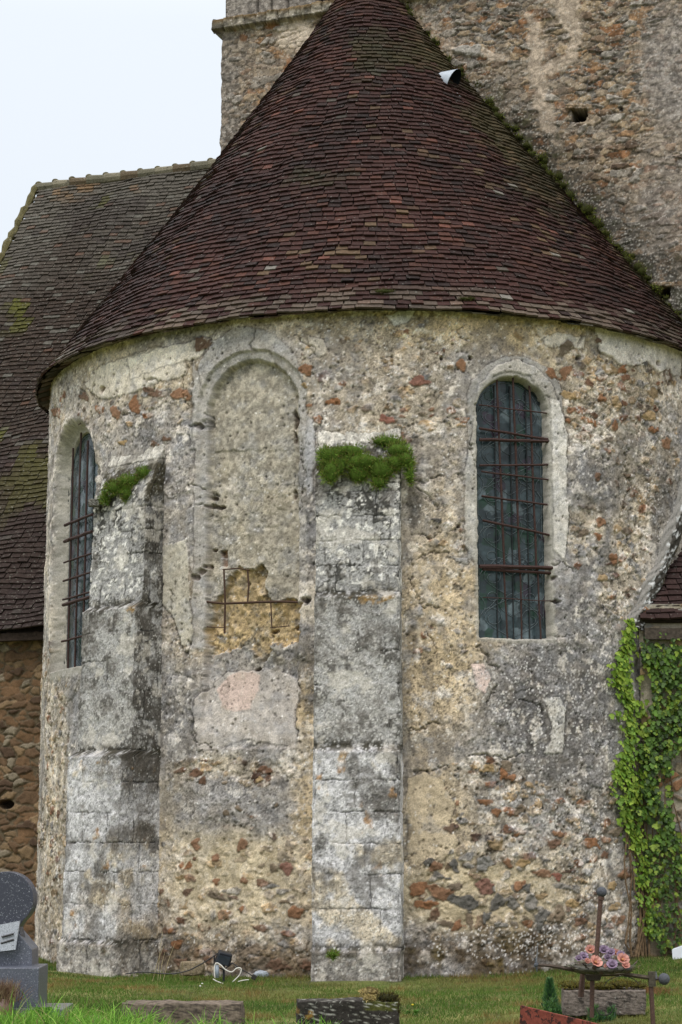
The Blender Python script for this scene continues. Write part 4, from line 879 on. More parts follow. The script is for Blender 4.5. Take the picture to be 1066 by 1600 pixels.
# ------------------------------------------------------------------ lean-to against the apse at the right
def lean_to():
    yw = -3.52; xl = 2.86; ze = 3.93
    # wall
    xs = np.concatenate((np.arange(xl, 4.6, .013), np.linspace(4.7, 8, 6))); zz = np.arange(-.1, ze+.2, .013); U, Z = np.meshgrid(xs, zz)
    W1 = fb(U, Z, .35, 601); sml = fb(U, Z, .13, 603); gr = fb(U, Z, .045, 604, 2, .8); f1, f2, hi, h2 = worley(U+.05*W1, Z, .17, .11, 611); ed = f2-f1+.14*sml; st = (hi < .4)*sm(.08, .18, ed)
    c = S(162, 152, 134)*np.ones(U.shape+(3,)); c = mixc(c, sm(0, .8, sml), S(140, 136, 128)); c = mixc(c, st*.9, pick(h2, [RUST, OCH, TAN, BRN, GREY], [.2, .4, .6, .8, 1.])*(1+.2*gr)[..., None])
    c = mixc(c, sm(.9, .1, Z+.3*W1)*.7, S(96, 78, 56))
    c = c*(1+.12*gr)[..., None]; d = .012*W1+.03*st+.004*gr
    P = np.stack([U, yw-d, Z], -1); tag(grid_obj('lean_to_wall', P, c, M_wall, church), 'short rendered wall under the small right hand roof, grown over with ivy')
    # roof
    run, rise = 2.2, 2.5; L = math.hypot(run, rise); dn = np.array([0, -run, -rise])/L; nr = np.array([0, -rise, run])/L; P0 = np.array([xl-.02, yw-.10+run, ze+rise])
    def F(s, k, off): s = np.asarray(s, float); k = np.asarray(k, float); return P0+s[:, None]*np.array([1., 0, 0])+(k+.01*np.sin(s*6))[:, None]*dn+off[:, None]*nr
    def colf(s, k, ri, n): return S(48, 32, 29)*(1+.5*(RNG.random(n)-.5))[:, None]*np.ones((n, 3))
    rows = []; k = L
    while k > .1: rows.append((k, np.arange(RNG.random()*.1, 4.5, .17), .17)); k -= .10
    roof = tiles('lean_to_roof', church, M_tile, F, rows, .17, .17, colf, label='small dark tiled roof at the right edge')
    m = MB(); a = Vector(P0)-Vector(nr)*.02; b = a+Vector((4.6, 0, 0)); dnv = Vector(dn)*(L-.02); t = Vector((0, .05, -.03))
    vs = [a, b, b+dnv, a+dnv]; m.add(vs+[p+t for p in vs], [[0, 1, 2, 3], [7, 6, 5, 4], [2, 6, 7, 3], [3, 7, 4, 0]], S(50, 42, 38)); m.build('roof_boarding', M_wood, roof)
    g = MB(); g.box((xl+2.35, yw-.06, ze-.16), (4.6, .11, .13), S(74, 66, 58)); g.build('eave_timber', M_wood, roof)
    # curved mortar fillet where that roof dies into the round wall
    def Pa(px, py, r):
        d_ = ray(px, py); o_ = Vector((CX, -CD, CZ)); A = d_.x**2+d_.y**2; B = 2*(o_.x*d_.x+o_.y*d_.y); Cc = o_.x**2+o_.y**2-r*r
        return o_+d_*((-B-math.sqrt(B*B-4*A*Cc))/2/A)
    pts = [(1082,700),(1074,760),(1062,800),(1052,835),(1042,865),(1030,895),(1018,920),(1006,945),(997,968),(992,985)]
    pp = []; 
    for i in range(len(pts)-1):
        for q in range(8): f_ = q/8; pp.append((pts[i][0]*(1-f_)+pts[i+1][0]*f_, pts[i][1]*(1-f_)+pts[i+1][1]*f_))
    nR = 28; cen = [Pa(x, y, RW+.02) for x, y in pp]; Pg = []; Cg = []
    for i, q in enumerate(cen):
        tg = (cen[min(i+1, len(cen)-1)]-cen[max(i-1, 0)]).normalized(); nn = Vector((q.x, q.y, 0)).normalized(); sd2 = tg.cross(nn).normalized(); rowp = []; rowc = []
        wdt = .13+.03*math.sin(i*.3)
        for k_ in range(nR):
            t_ = -math.pi*.5+math.pi*k_/(nR-1); hh = .13*math.cos(t_)-.06; rr = .014*math.sin(i*1.7+k_*2.1)+.012*math.sin(k_*5+i)
            rowp.append(q+sd2*(wdt*math.sin(t_))+nn*(hh+rr))
            side = math.sin(t_); h_ = random.random()
            base = S(140, 136, 130) if side > .45 else (S(66, 62, 56) if side > -.55 else S(104, 96, 80))
            if h_ < .24 and -.3 < side < .6: base = S(206, 206, 204)
            rowc.append(base*(.85+.3*random.random()))
        Pg.append([tuple(v) for v in rowp]); Cg.append(rowc)
    tag(grid_obj('mortar_fillet', np.array(Pg), np.array(Cg), M_wall, church), 'curved mortar fillet speckled with white lichen above the small right roof')
lean_to()

# ------------------------------------------------------------------ plants: leaf and blade helpers
def on_plane(px, py, p0, nrm):
    d = ray(px, py); o = Vector((CX, -CD, CZ)); t = (Vector(p0)-o).dot(Vector(nrm))/d.dot(Vector(nrm)); return o+d*t
def on_apse(px, py, r=RW):
    d = ray(px, py); o = Vector((CX, -CD, CZ)); A = d.x**2+d.y**2; B = 2*(o.x*d.x+o.y*d.y); Cc = o.x**2+o.y**2-r*r
    q = B*B-4*A*Cc
    return None if q < 0 else o+d*((-B-math.sqrt(q))/2/A)
def blades(name, mat, base, direc, length, width, col, parent=None, seg=1, droop=0., origin=None):
    """thin tapering blades. base, direc (n,3); length, width (n,)"""
    n = len(base); direc = direc/np.linalg.norm(direc, axis=1, keepdims=True)
    rv = RNG.normal(0, 1, (n, 3)); side = np.cross(direc, rv); side /= np.linalg.norm(side, axis=1, keepdims=True)+1e-9
    V = []; 
    hd = direc.copy(); hd[:, 2] = 0; dz = np.zeros((n, 3)); dz[:, 2] = -1
    for i in range(seg+1):
        t = i/seg; c = base+direc*(length*t)[:, None]+(dz+hd*.9)*(length*droop*t*t)[:, None]
        if i < seg:
            w_ = (width*.5*(1-.75*t))[:, None]; V += [c-side*w_, c+side*w_]
        else: V.append(c)
    V = np.stack(V, 1); m = V.shape[1]; fs = []; sz = []
    for i in range(seg-1): fs += [2*i, 2*i+1, 2*i+3, 2*i+2]; sz.append(4)
    fs += [2*seg-2, 2*seg-1, 2*seg]; sz.append(3)
    idx = (np.arange(n)[:, None]*m+np.array(fs)[None]).ravel()
    cc = np.repeat(col[:, None, :], m, 1).reshape(-1, 3)
    return mesh_obj(name, V.reshape(-1, 3), idx, np.tile(sz, n), mat, parent, cc, False, origin)
def clumps(ells, n, length, width, cols, seedn=None):
    """points and outward directions on a set of ellipsoids (centre, radii)"""
    B = []; D = []; wts = np.array([r[0]*r[2] for _, r in ells]); wts = wts/wts.sum()
    for (c_, r_), w_ in zip(ells, wts):
        m = max(8, int(n*w_)); d = RNG.normal(0, 1, (m, 3)); d /= np.linalg.norm(d, axis=1, keepdims=True)
        B.append(np.array(c_)+d*np.array(r_)*(.70+.25*RNG.random((m, 1)))); D.append(d/np.array(r_)*min(r_)+RNG.normal(0, .35, (m, 3))+np.array([0, -.15, .25]))
    B = np.concatenate(B); D = np.concatenate(D); k = len(B); t = RNG.random(k)
    ci = RNG.integers(0, len(cols), k); C_ = np.array([cols[i] for i in ci])*(.75+.5*RNG.random(k))[:, None]
    return B, D, length*(.6+.8*RNG.random(k)), np.full(k, width), C_
def moss(label, ells, n, cols, length=.045, width=.007, cat='moss', kind=None, name='moss_cushion', parent=None):
    og = ells[0][0]
    m = MB()
    for c_, r_ in ells: m.ball(c_, 1, cols[0]*.55, 10, 8, tuple(v*.72 for v in r_))
    if parent is None:
        root = m.build(name, M_moss, None, True, origin=og); tag(root, label, cat, kind=kind)
    else: root = m.build(name, M_moss, parent, True)
    B, D, L, W, Cc = clumps(ells, n, length, width, cols); tv = .5*fb(B[:, 0]*1.3+B[:, 1], B[:, 2]*1.3, .10, 88, 3); keep_ = tv > (-.36 if n > 1000 else -9); B, D, L, W, Cc, tv = B[keep_], D[keep_], L[keep_]*(1+tv[keep_]), W[keep_], Cc[keep_], tv[keep_]; Cc = Cc*(1+.6*tv)[:, None]; Cc = mixc(Cc, sm(.1, .35, -tv)*.8, S(96, 82, 50))
    o = blades('moss_shoots', M_moss, B, D, L, W, Cc, root)
    return root
GRN = [S(104, 134, 48), S(122, 150, 60), S(84, 112, 42), S(112, 126, 54), S(128, 118, 66)]
def ells_px(lst):
    return [((at(px, py, Y)), (rx*.0073, ry_, rz*.0073)) for (px, py, Y, rx, ry_, rz) in lst]
moss('bright green moss cushion on top of the middle buttress', ells_px([(568,722,-4.76,34,.12,17),(596,734,-4.79,26,.08,18),(560,740,-4.79,20,.06,16),(520,708,-4.74,24,.1,10),(508,728,-4.78,12,.06,20),(530,728,-4.79,14,.05,16),(545,705,-4.70,30,.1,12),(622,704,-4.74,22,.12,14),(634,718,-4.78,14,.10,16),(618,722,-4.79,16,.07,14),(641,738,-4.74,8,.12,24),(592,754,-4.80,14,.05,10),(512,712,-4.78,16,.1,16),(516,738,-4.86,15,.05,20),(605,690,-4.62,30,.1,9)]), 9000, GRN, .042, .007)
moss('green moss tuft on the sloping top of the left buttress', ells_px([(205,752,-3.62,24,.12,12),(180,762,-3.55,20,.10,14),(226,740,-3.66,16,.1,12),(200,772,-3.64,13,.08,14),(164,778,-3.5,9,.08,12),(235,762,-3.7,9,.1,12)]), 4200, GRN, .040, .007)
m_ = MB()
q = at(150, 785, -3.42)
def rough_box(name, c_, size, mat, parent, colfn, amp, seed, n=16, rz=0, tag_=None, rnd=.25, origin=None):
    """stone: a box with rounded, uneven faces in one closed skin"""
    V = {}; vs = []; fs = []; cs = []
    def vid(p):
        k_ = tuple(round(x*1000) for x in p)
        if k_ in V: return V[k_]
        a = np.array(p, float); sph = a/np.linalg.norm(a); q_ = a*(1-rnd)+sph*rnd*1.1
        w_ = q_*np.array(size)*.5
        nn = (fb(np.array([w_[0]+w_[2]*.7]), np.array([w_[1]+w_[2]*.6+w_[0]*.3]), .22, seed)[0]+.6*fb(np.array([w_[0]*.8-w_[2]]), np.array([w_[1]-w_[2]*.5]), .07, seed+1)[0])*amp
        w_ = w_+sph*nn
        x, y = w_[0]*math.cos(rz)-w_[1]*math.sin(rz), w_[0]*math.sin(rz)+w_[1]*math.cos(rz)
        V[k_] = len(vs); vs.append((c_[0]+x, c_[1]+y, c_[2]+w_[2])); cs.append(colfn(w_, sph, nn)); return V[k_]
    g = [i/n*2-1 for i in range(n+1)]
    for ax in range(3):
        for sg in (-1, 1):
            for i in range(n):
                for j in range(n):
                    quad = []
                    for (a_, b_) in ((g[i], g[j]), (g[i+1], g[j]), (g[i+1], g[j+1]), (g[i], g[j+1])):
                        p = [0, 0, 0]; p[ax] = sg; p[(ax+1) % 3] = a_; p[(ax+2) % 3] = b_; quad.append(vid(p))
                    fs.append(quad if sg > 0 else quad[::-1])
    idx = [i for f in fs for i in f]
    return mesh_obj(name, np.array(vs), idx, [4]*len(fs), mat, parent, np.array(cs), True, origin if origin is not None else (c_ if parent is None else None))
def dark_stone(w_, sph, nn):
    h_ = random.random(); c_ = S(60, 56, 50)
    if nn > .004 and h_ < .5: c_ = S(96, 92, 84)
    if h_ > .93: c_ = S(190, 188, 176)
    return c_*(.7+.6*random.random())
tag(rough_box('loose_stone', at(148, 786, -3.42), (.15, .14, .10), M_stone, None, lambda w_, s_, n_: (S(120, 118, 112) if random.random() > .4 else S(70, 66, 60))*(.8+.4*random.random()), .012, 5, 10), 'lichened loose stone jutting out at the top corner of the left buttress', 'stone')
moss('small green plant tuft at the foot of the middle buttress', ells_px([(520,1492,-5.42,9,.05,6)]), 260, GRN, .04)
# moss on the eave tiles
def cone_px(px, py):
    best = None
    for k_ in np.linspace(.03, 1.0, 70):
        s_ = np.linspace(-1.7, 1.7, 171); q_ = coneF(s_, np.full(171, k_), np.full(171, .03)); X_, Y_ = proj(q_[:, 0], q_[:, 1], q_[:, 2]); e_ = (X_-px)**2+(Y_-py)**2; i_ = e_.argmin()
        if best is None or e_[i_] < best[0]: best = (e_[i_], q_[i_])
    return best[1]
for (px, py, rx, rz, lb) in ((604, 461, 20, 7, 'dark green moss pad on the eave tiles above the middle buttress'), (722, 466, 14, 5, 'small moss pad on the eave tiles left of the right window')):
    p = cone_px(px, py-3); moss(lb, [((p[0], p[1]-.0, p[2]-.01), (rx*.007, .07, rz*.006)), ((p[0]+.08, p[1]+.02, p[2]), (rx*.004, .06, rz*.005))], 500, [S(70, 76, 30), S(84, 84, 36), S(60, 60, 28)], .02)
# moss and dirt lying in the angle between cone and tower
def on_tower(px, py, off=.02): return on_plane(px, py, Vector((0, TY0, 0))+Vector(N1)*off, N1)
ml = []
s_g, k_g = np.meshgrid(np.linspace(.3, 2.4, 500), np.linspace(.03, 1.0, 400)); q_g = coneF(s_g.ravel(), k_g.ravel(), np.full(s_g.size, .03))
q_g = q_g[((q_g[:, 0]*N1[0]+(q_g[:, 1]-TY0)*N1[1]) > -.02)]; XG, YG = proj(q_g[:, 0], q_g[:, 1], q_g[:, 2])
for py in np.arange(4, 520, 5.):
    m_s = np.abs(YG-py) < 3
    if not m_s.any(): continue
    p = q_g[m_s][XG[m_s].argmax()]
    if random.random() < (.95 if py > 150 else .5):
        r_ = random.uniform(.035, .10)*(1.0 if py > 150 else .7); ml.append(((p[0]+random.uniform(-.05, .07), p[1]+random.uniform(-.06, 0), p[2]+random.uniform(-.05, .05)), (r_, r_, r_*random.uniform(.6, 1.1))))
    if 180 < py < 330 and random.random() < .25: ml.append(((p[0]+random.uniform(.08, .2), p[1]+.02, p[2]+random.uniform(0, .15)), (.09, .06, .07)))
moss('yellow green moss along the join of conical roof and tower', ml, 9000, [S(72, 76, 30), S(120, 132, 40), S(96, 108, 38), S(66, 58, 36), S(104, 100, 48)], .035, .008, kind='stuff', name='roof_join_moss')
st_ = MB()
# ------------------------------------------------------------------ ivy at the right
def ivy():
    def surf(px, py):
        p = at(px, py, -3.56)
        if p.x < 2.95:
            q_ = on_apse(px, py, RW+.03)
            if q_ is not None and (p.x < 2.86): return q_, Vector((q_.x, q_.y, 0)).normalized()
        return p, Vector((0, -1, 0))
    strand = [(982,968,4),(980,1000,9),(970,1035,13),(968,1065,14),(980,1100,11),(988,1140,13),(975,1185,14),(983,1230,16),(978,1275,14),(995,1320,16),(1002,1370,16),(1012,1420,18),(1022,1470,18)]
    main = [(1008,985),(1066,1000),(1090,1000),(1090,1170),(1052,1175),(1046,1230),(1052,1300),(1090,1330),(1090,1480),(1030,1490),(1002,1440),(990,1380),(984,1300),(990,1230),(996,1160),(1010,1130),(1014,1080),(1004,1030)]
    pts = []
    for i in range(len(strand)-1):
        (x0, y0, w0), (x1, y1, w1) = strand[i], strand[i+1]; n_ = int(math.hypot(x1-x0, y1-y0)*1.9)
        for _ in range(n_):
            t = random.random(); pts.append((x0+(x1-x0)*t+random.gauss(0, .55)*(w0+(w1-w0)*t), y0+(y1-y0)*t, 1))
    for (cx, cy, w_, h_, n_) in ((968,1045,9,14,40),(966,1215,8,16,36),(963,1120,5,4,9),(1000,1100,8,20,25)):
        for _ in range(n_): pts.append((random.gauss(cx, w_), random.gauss(cy, h_), 1))
    X_ = RNG.uniform(980, 1092, 9000); Y_ = RNG.uniform(980, 1492, 9000); sd_m = poly_sd(X_+6*fb(X_/30, Y_/30, 1, 81, 2), Y_, main)
    nz = fb(X_/40, Y_/40, 1, 82, 3)
    for x, y, d_, z_ in zip(X_, Y_, sd_m, nz):
        thin = (.40 if y < 1400 else .22)+.12*z_
        if d_ < 0 and z_ > -.38 and random.random() < thin: pts.append((x, y, 0))
    V = []; F_ = []; Cc = []; shape = [(0, -.5), (.34, -.42), (.5, -.05), (.26, .02), (.30, .36), (.02, .62), (-.28, .34), (-.26, .02), (-.5, -.08), (-.34, -.40)]
    for (x, y, kind) in pts:
        p, nn = surf(x, y); p = p+nn*random.uniform(.01, .15 if kind == 0 else .08)
        nn = (nn+Vector((random.uniform(-.6, .5), random.uniform(-.2, .1), random.uniform(-.1, .9)))).normalized()
        dn_ = (Vector((random.uniform(-.5, .5), 0, -1))); dn_ = (dn_-nn*dn_.dot(nn)).normalized(); sd3 = nn.cross(dn_); s_ = random.uniform(.03, .082) if y < 1330 else random.uniform(.025, .06)
        b = len(V); V += [p+sd3*(a_*s_)+dn_*(b_*s_)-nn*(abs(a_)*s_*.25) for a_, b_ in shape]; F_.append([b+i for i in range(10)])
        u_ = random.random(); young = kind == 1
        c_ = [S(128, 158, 52), S(146, 168, 62), S(108, 142, 50)][int(u_*3)] if young else [S(98, 134, 44), S(84, 116, 38), S(138, 160, 54), S(60, 84, 32)][int(u_*4)]
        if not young: c_ = c_*(.85 if y < 1380 else .7)  # eave shade painted into the main leaves; lowest leaves darker still
        Cc += [tuple(c_*random.uniform(.75, 1.2))]*10
    root = empty('ivy', (3.0, -3.6, .15), 'ivy climbing the wall below the small right hand roof, brighter strand at its left', 'ivy')
    mesh_obj('leaves', np.array([tuple(v) for v in V]), [i for f in F_ for i in f], [10]*len(F_), M_leaf, root, np.array(Cc), False)
    m = MB()
    for k in range(16):
        x = random.uniform(985, 1075); y = 1495; pp = []
        for j in range(14):
            p, nn = surf(x, y); pp.append(p+nn*.015); y -= random.uniform(16, 40); x += random.gauss(0, 5)
            if y < 1000: break
            if y < 1150 and x < 1000: break
        if len(pp) > 3: m.tube(pp, [.013*(1-.8*i/len(pp)) for i in range(len(pp))], S(112, 92, 70), 5, .1)
    for k in range(2): m.tube([surf(x_, y_)[0]+surf(x_, y_)[1]*.012 for x_, y_, _ in strand[::-1]], .008, S(106, 92, 66), 5)
    m.build('stems', M_wood, root)
ivy()

# ------------------------------------------------------------------ lawn
WEEDS = [(70, 1612), (26, 1618), (146, 1614), (205, 1618)]
def lawn():
    n = 330000; x = RNG.uniform(-5.3, 4.6, n); y = RNG.uniform(-11.6, -1.0, n)
    dist = y+CD; X_, Y_ = proj(x, y, gz(x, y)); keep = (X_ > -40) & (X_ < 1106) & (Y_ < 1660) & (np.hypot(x, y) > RW+.02) & ~((x > 2.8) & (y > -3.6))
    for azd in (-4.65, -41.3):
        a = R_(azd); o_ = x*math.sin(a)-y*math.cos(a); l_ = x*math.cos(a)+y*math.sin(a); keep &= ~((np.abs(l_) < .48) & (o_ > 0) & (o_ < RW+.86))
    # drier and thinner in patches
    dn = fb(x, y, .5, 91, 3); keep &= RNG.random(n) < (.85-.35*sm(.1, .9, dn))
    x = x[keep]; y = y[keep]; n = len(x); z = gz(x, y)-.004
    d1 = fb(x, y, 1.3, 92, 3); d2 = fb(x, y, .35, 93, 3); h = RNG.random(n)
    c = np.ones((n, 3))*S(86, 114, 44)
    c = mixc(c, sm(.0, .8, d1+.4*d2+.35*sm(-8.2, -9.6, y)), S(124, 124, 68)); c = mixc(c, sm(.3, .9, d2), S(134, 112, 66)); c = mixc(c, sm(.1, .8, -d1)*.7, S(62, 92, 38))
    c = mixc(c, (h < .10)*.8, S(158, 142, 96)); c = mixc(c, (h > .9)*.6, S(110, 134, 62)); c = mixc(c, (np.hypot(x, y) < RW+.35)*(h < .5)*.5, S(120, 108, 66)); c = c*(.7+.6*RNG.random(n))[:, None]
    base = np.stack([x, y, z], -1); dr = RNG.normal(0, .5, (n, 3)); dr[:, 2] = 1
    nearw = np.hypot(x, y) < RW+.16
    L = .022+.030*RNG.random(n)+.025*nearw*RNG.random(n)+.03*sm(.2, .9, d2)*RNG.random(n)
    o = blades('short_grass', M_grass, base, dr, L, np.full(n, .0075), c); tag(o, 'short green and straw coloured lawn grass in front of the apse', 'grass', kind='stuff')
    # long unmown grass at the near left corner
    n = 15000; x = RNG.uniform(-3.6, -.62, n); y = RNG.uniform(-11.5, -10.05, n); X_, Y_ = proj(x, y, gz(x, y))
    f_ = fb(x, y, .45, 95, 3); keep = (RNG.random(n) < sm(-.9, .3, f_+.7*sm(-1.3, -2.4, x)-.2)) & (Y_ < 1750)
    for wx, wy in WEEDS:
        q0 = on_ground(wx, wy); keep &= ~((np.hypot(x-q0.x, (y-q0.y)*.6) < .15) & (RNG.random(n) < .8))
    x = x[keep]; y = y[keep]; n = len(x); z = gz(x, y); h = RNG.random(n); c = np.ones((n, 3))*S(112, 158, 56); c = mixc(c, (h < .3)*.8, S(140, 180, 76)); c = mixc(c, (h > .92)*.9, S(176, 160, 112)); c = mixc(c, ((h > .6) & (h < .8))*.8, S(70, 110, 42)); c = c*(.75+.5*RNG.random(n))[:, None]
    dr = RNG.normal(0, .32, (n, 3)); dr[:, 2] = 1
    tall = sm(-1.0, -2.2, x); L = (.13+.24*RNG.random(n)**1.5)*(.60+.55*tall)*(1+.45*np.clip(f_[keep], -.8, 1))+.16*(RNG.random(n) < .04)
    tag(blades('long_grass', M_grass, np.stack([x, y, z], -1), dr, L, .007+.006*RNG.random(n), c, None, 4, .35), 'long bright green grass in the near left corner', 'grass', kind='stuff')
lawn()
def broad_plant(px, py, nleaf, size, label, grp=None):
    p0 = on_ground(px, py); root = empty('broad_leaf_plant', p0, label, 'plant', grp)
    for k in range(nleaf):
        an = random.uniform(0, 6.28); el = random.uniform(.35, 1.0); d_ = Vector((math.cos(an)*math.cos(el), math.sin(an)*math.cos(el), math.sin(el))); up = Vector((0, 0, 1)); sd4 = d_.cross(up).normalized(); nn = sd4.cross(d_)
        L = size*random.uniform(.7, 1.2); stem = L*random.uniform(.3, .9); b0 = p0+d_*stem; V = []; C_ = []; n_ = 9
        for i in range(n_):
            t = i/(n_-1); w_ = L*.42*math.sin(math.pi*min(1, .06+t*.97))**.7; c_ = b0+d_*(L*t)-up*(L*.35*t*t)
            for s_ in (-1, -.5, 0, .5, 1): V.append(c_+sd4*(w_*s_)+nn*(abs(s_)*w_*.25+.006*math.sin(i*2+s_*3))); C_.append(tuple(S(98, 146, 62)*(1.12 if s_ == 0 else .9+.1*math.sin(i*3))*random.uniform(.95, 1.05)))
        P = np.array([tuple(v) for v in V]).reshape(n_, 5, 3); lf = grid_obj('leaf', P, np.array(C_).reshape(n_, 5, 3), M_leaf, root)
    return root
broad_plant(70, 1612, 10, .17, 'broad leaved weed in the long grass, nearest the granite step')
broad_plant(26, 1618, 8, .17, 'broad leaved weed at the bottom left corner in front of the grave')
broad_plant(146, 1614, 9, .14, 'broad leaved weed just left of the weathered kerb')
broad_plant(205, 1618, 7, .14, 'small broad leaved weed touching the left end of the weathered kerb')
broad_plant(645, 1588, 7, .06, 'small leafy weed with a yellow flower right of the black kerb stone')
fl_ = MB(); fp = on_ground(645, 1583)+Vector((0, 0, .07)); fl_.ball(fp, .012, S(220, 200, 60), 8, 6, (1, 1, .6)); tag(fl_.build('yellow_flower', M_leaf, None, True, origin=fp), 'tiny yellow flower right of the black kerb stone', 'flower')
for i, (px, py) in enumerate(((313, 1549), (316, 1545))):
    f_ = MB(); p = on_ground(px, py)+Vector((0, 0, .05)); f_.ball(p, .011, S(235, 235, 228), 8, 6, (1, 1, .5)); f_.tube([p, p-Vector((0, 0, .05))], .002, S(90, 120, 50), 4)
    tag(f_.build('daisy', M_leaf, None, True, origin=p), 'tiny white daisy in the lawn beyond the weathered kerb', 'flower', 'white daisies in the lawn')
# dry stalks before the left buttress
dp = on_ground(240, 1534); sroot = None; s_ = MB()
for k in range(4):
    b = dp+Vector((random.uniform(-.06, .12), random.uniform(-.04, .04), 0)); tip = b+Vector((random.uniform(.02, .16), 0, random.uniform(.3, .62))); s_.tube([b, b.lerp(tip, .5)+Vector((-.01, 0, .01)), tip], [.003, .0025, .0015], S(196, 180, 140), 4)
tag(s_.build('dry_stalks', M_leaf, None, False, origin=dp), 'thin pale dry grass stalks in front of the left buttress', 'dry stalks')
s_ = MB(); dp = on_ground(285, 1535)
for k in range(3):
    b = dp+Vector((random.uniform(-.05, .1), 0, 0)); tip = b+Vector((random.uniform(-.05, .05), 0, random.uniform(.15, .3))); s_.tube([b, tip], [.0025, .0012], S(150, 140, 96), 4)
tag(s_.build('dry_stalks', M_leaf, None, False, origin=dp), 'short brownish dry stalks before the leaning stone slab', 'dry stalks')

# ------------------------------------------------------------------ granite grave at the left
GY = -8.6; gr_root = empty('gravestone', (at(10, 1500, GY).x, GY, 0), 'dark speckled granite grave with round headed stele on stepped base', 'gravestone')
g = MB(); ol = []
for k in range(33):
    t = R_(-58)+R_(296)*k/32; ol.append(at(9+43*math.cos(t), 1405-43*math.sin(t), GY))
cx_ = at(9, 1405, GY)
ol = []
for k in range(37):
    t = R_(-50)+R_(280)*k/36; ol.append(at(9+43*math.cos(t), 1405-43*math.sin(t), GY))
ol += [at(-12, 1447, GY), at(-16, 1460, GY), at(-18, 1480, GY), at(34, 1480, GY), at(32, 1460, GY), at(29, 1449, GY)]
g.prism(ol, (0.02, .11, 0), S(62, 64, 76)); g.build('stele', M_granite, gr_root, bevel=.004)
g = MB(); g.prism([at(-70, 1456, GY-.03), at(26, 1456, GY-.03), at(50, 1484, GY-.03), at(50, 1520, GY-.03), at(-70, 1520, GY-.03)], (.0, .34, 0), S(92, 95, 106)); g.build('upper_step', M_granite, gr_root, bevel=.006)
a_ = at(62, 1512, GY-.22); g = MB(); g.box((a_.x-.5, GY-.02, a_.z*.5), (1.0, .48, a_.z), S(90, 93, 104), rz=.0); g.build('lower_step', M_granite, gr_root, bevel=.006)
b_ = at(112, 1545, GY+.1); g = MB(); g.box((b_.x-.6, GY-.03, .055), (1.2, .5, .11), S(104, 104, 106), rz=.0); g.build('base_slab', M_granite, gr_root, bevel=.006)
pq = MB(); PY = GY-.10
A_, B_, C_, D_ = at(-10, 1447, PY+.03), at(31, 1439, PY+.03), at(24, 1484, PY-.03), at(-10, 1488, PY-.03)
pq.prism([A_, B_, C_, D_], (0, .03, 0), S(150, 154, 160)); pl_ = pq.build('memorial_plaque', M_granite, None, origin=(A_.x, PY, A_.z)); tag(pl_, 'small pale granite plaque shaped like an open book leaning on the dark stele', 'plaque')
mk = MB()
for (x0, y0, x1, y1) in ((3, 1464, 22, 1459), (2, 1474, 22, 1468)):
    q0, q1 = at(x0, y0, PY+.0), at(x1, y1, PY+.0); mk.tube([q0+Vector((0, -.012, 0)), q1+Vector((0, -.012, 0))], .009, S(22, 22, 26), 6)
mk.build('dark_mark', M_plastic, pl_)
hb_ = on_ground(6, 1560); hb_ = at(5, 1548, GY-.45); hroot = None
n = 700; base = np.array([hb_.x, hb_.y, hb_.z-.08])+RNG.normal(0, 1, (n, 3))*np.array([.05, .05, .01]); dr = RNG.normal(0, .35, (n, 3)); dr[:, 2] = 1
cc = np.array([S(134, 112, 84), S(112, 88, 70), S(150, 132, 104), S(96, 70, 60)])[RNG.integers(0, 4, n)]
pm = MB(); pm.tube([(hb_.x, hb_.y, -.01), (hb_.x, hb_.y, hb_.z-.06)], [.07, .09], S(110, 80, 64), 14); hp = pm.build('plant_pot', M_ceramic, None, True, origin=(hb_.x, hb_.y, 0)); tag(hp, 'pot of dried brown heather before the granite steps', 'potted plant')
blades('dry_heather', M_moss, base, dr, .12+.10*RNG.random(n), np.full(n, .006), cc, hp, 2, .1)

# ------------------------------------------------------------------ old kerb stones in the near grass
def weathered(w_, sph, nn):
    return (S(112, 100, 88) if random.random() > .25 else S(74, 66, 60))*(.75+.5*random.random())
p0 = at(190, 1556, -9.75); p1 = at(379, 1560, -9.75)
tag(rough_box('weathered_kerb', ((p0.x+p1.x)/2, -9.62, .10), (p1.x-p0.x, .28, .27), M_wood, None, weathered, .012, 21, 26, rnd=.06), 'weathered grey brown kerb half sunk in the long grass', 'kerb')
def black_stone(w_, sph, nn):
    h_ = random.random(); c_ = S(54, 50, 46)
    if w_[0] < -.28 and w_[2] < .10 and fb(np.array([w_[0]*3]), np.array([w_[2]*3]), .25, 7)[0] > -.1: c_ = S(140, 108, 52)
    if w_[2] > .08 and w_[0] > .12: c_ = S(72, 74, 34)
    if h_ > .9: c_ = S(160, 158, 148)
    return c_*(.65+.6*random.random())
p0 = at(464, 1552, -10.05); p1 = at(623, 1552, -10.05)
ks = rough_box('kerb_stone', ((p0.x+p1.x)/2, -9.92, .13), (p1.x-p0.x+.02, .30, .30), M_stone, None, black_stone, .012, 23, 28, rnd=.10); tag(ks, 'black weathered kerb stone with lichen and moss in the near lawn', 'kerb stone')
moss('dark moss on the right end of the black kerb stone', [(tuple(at(606, 1560, -9.95)), (.10, .09, .045)), (tuple(at(618, 1575, -10.0)), (.04, .06, .08))], 900, [S(62, 62, 30), S(84, 80, 36), S(54, 46, 30)], .02)
moss('pale yellow stonecrop clump on top of the black kerb stone', [(tuple(at(577, 1550, -10.0)), (.085, .06, .035)), (tuple(at(577, 1560, -10.05)), (.05, .04, .03))], 900, [S(190, 170, 118), S(206, 188, 132), S(150, 134, 84)], .016, .010, cat='stonecrop', name='stonecrop')
p0 = at(880, 1555, -9.2); p1 = at(1010, 1555, -9.2)
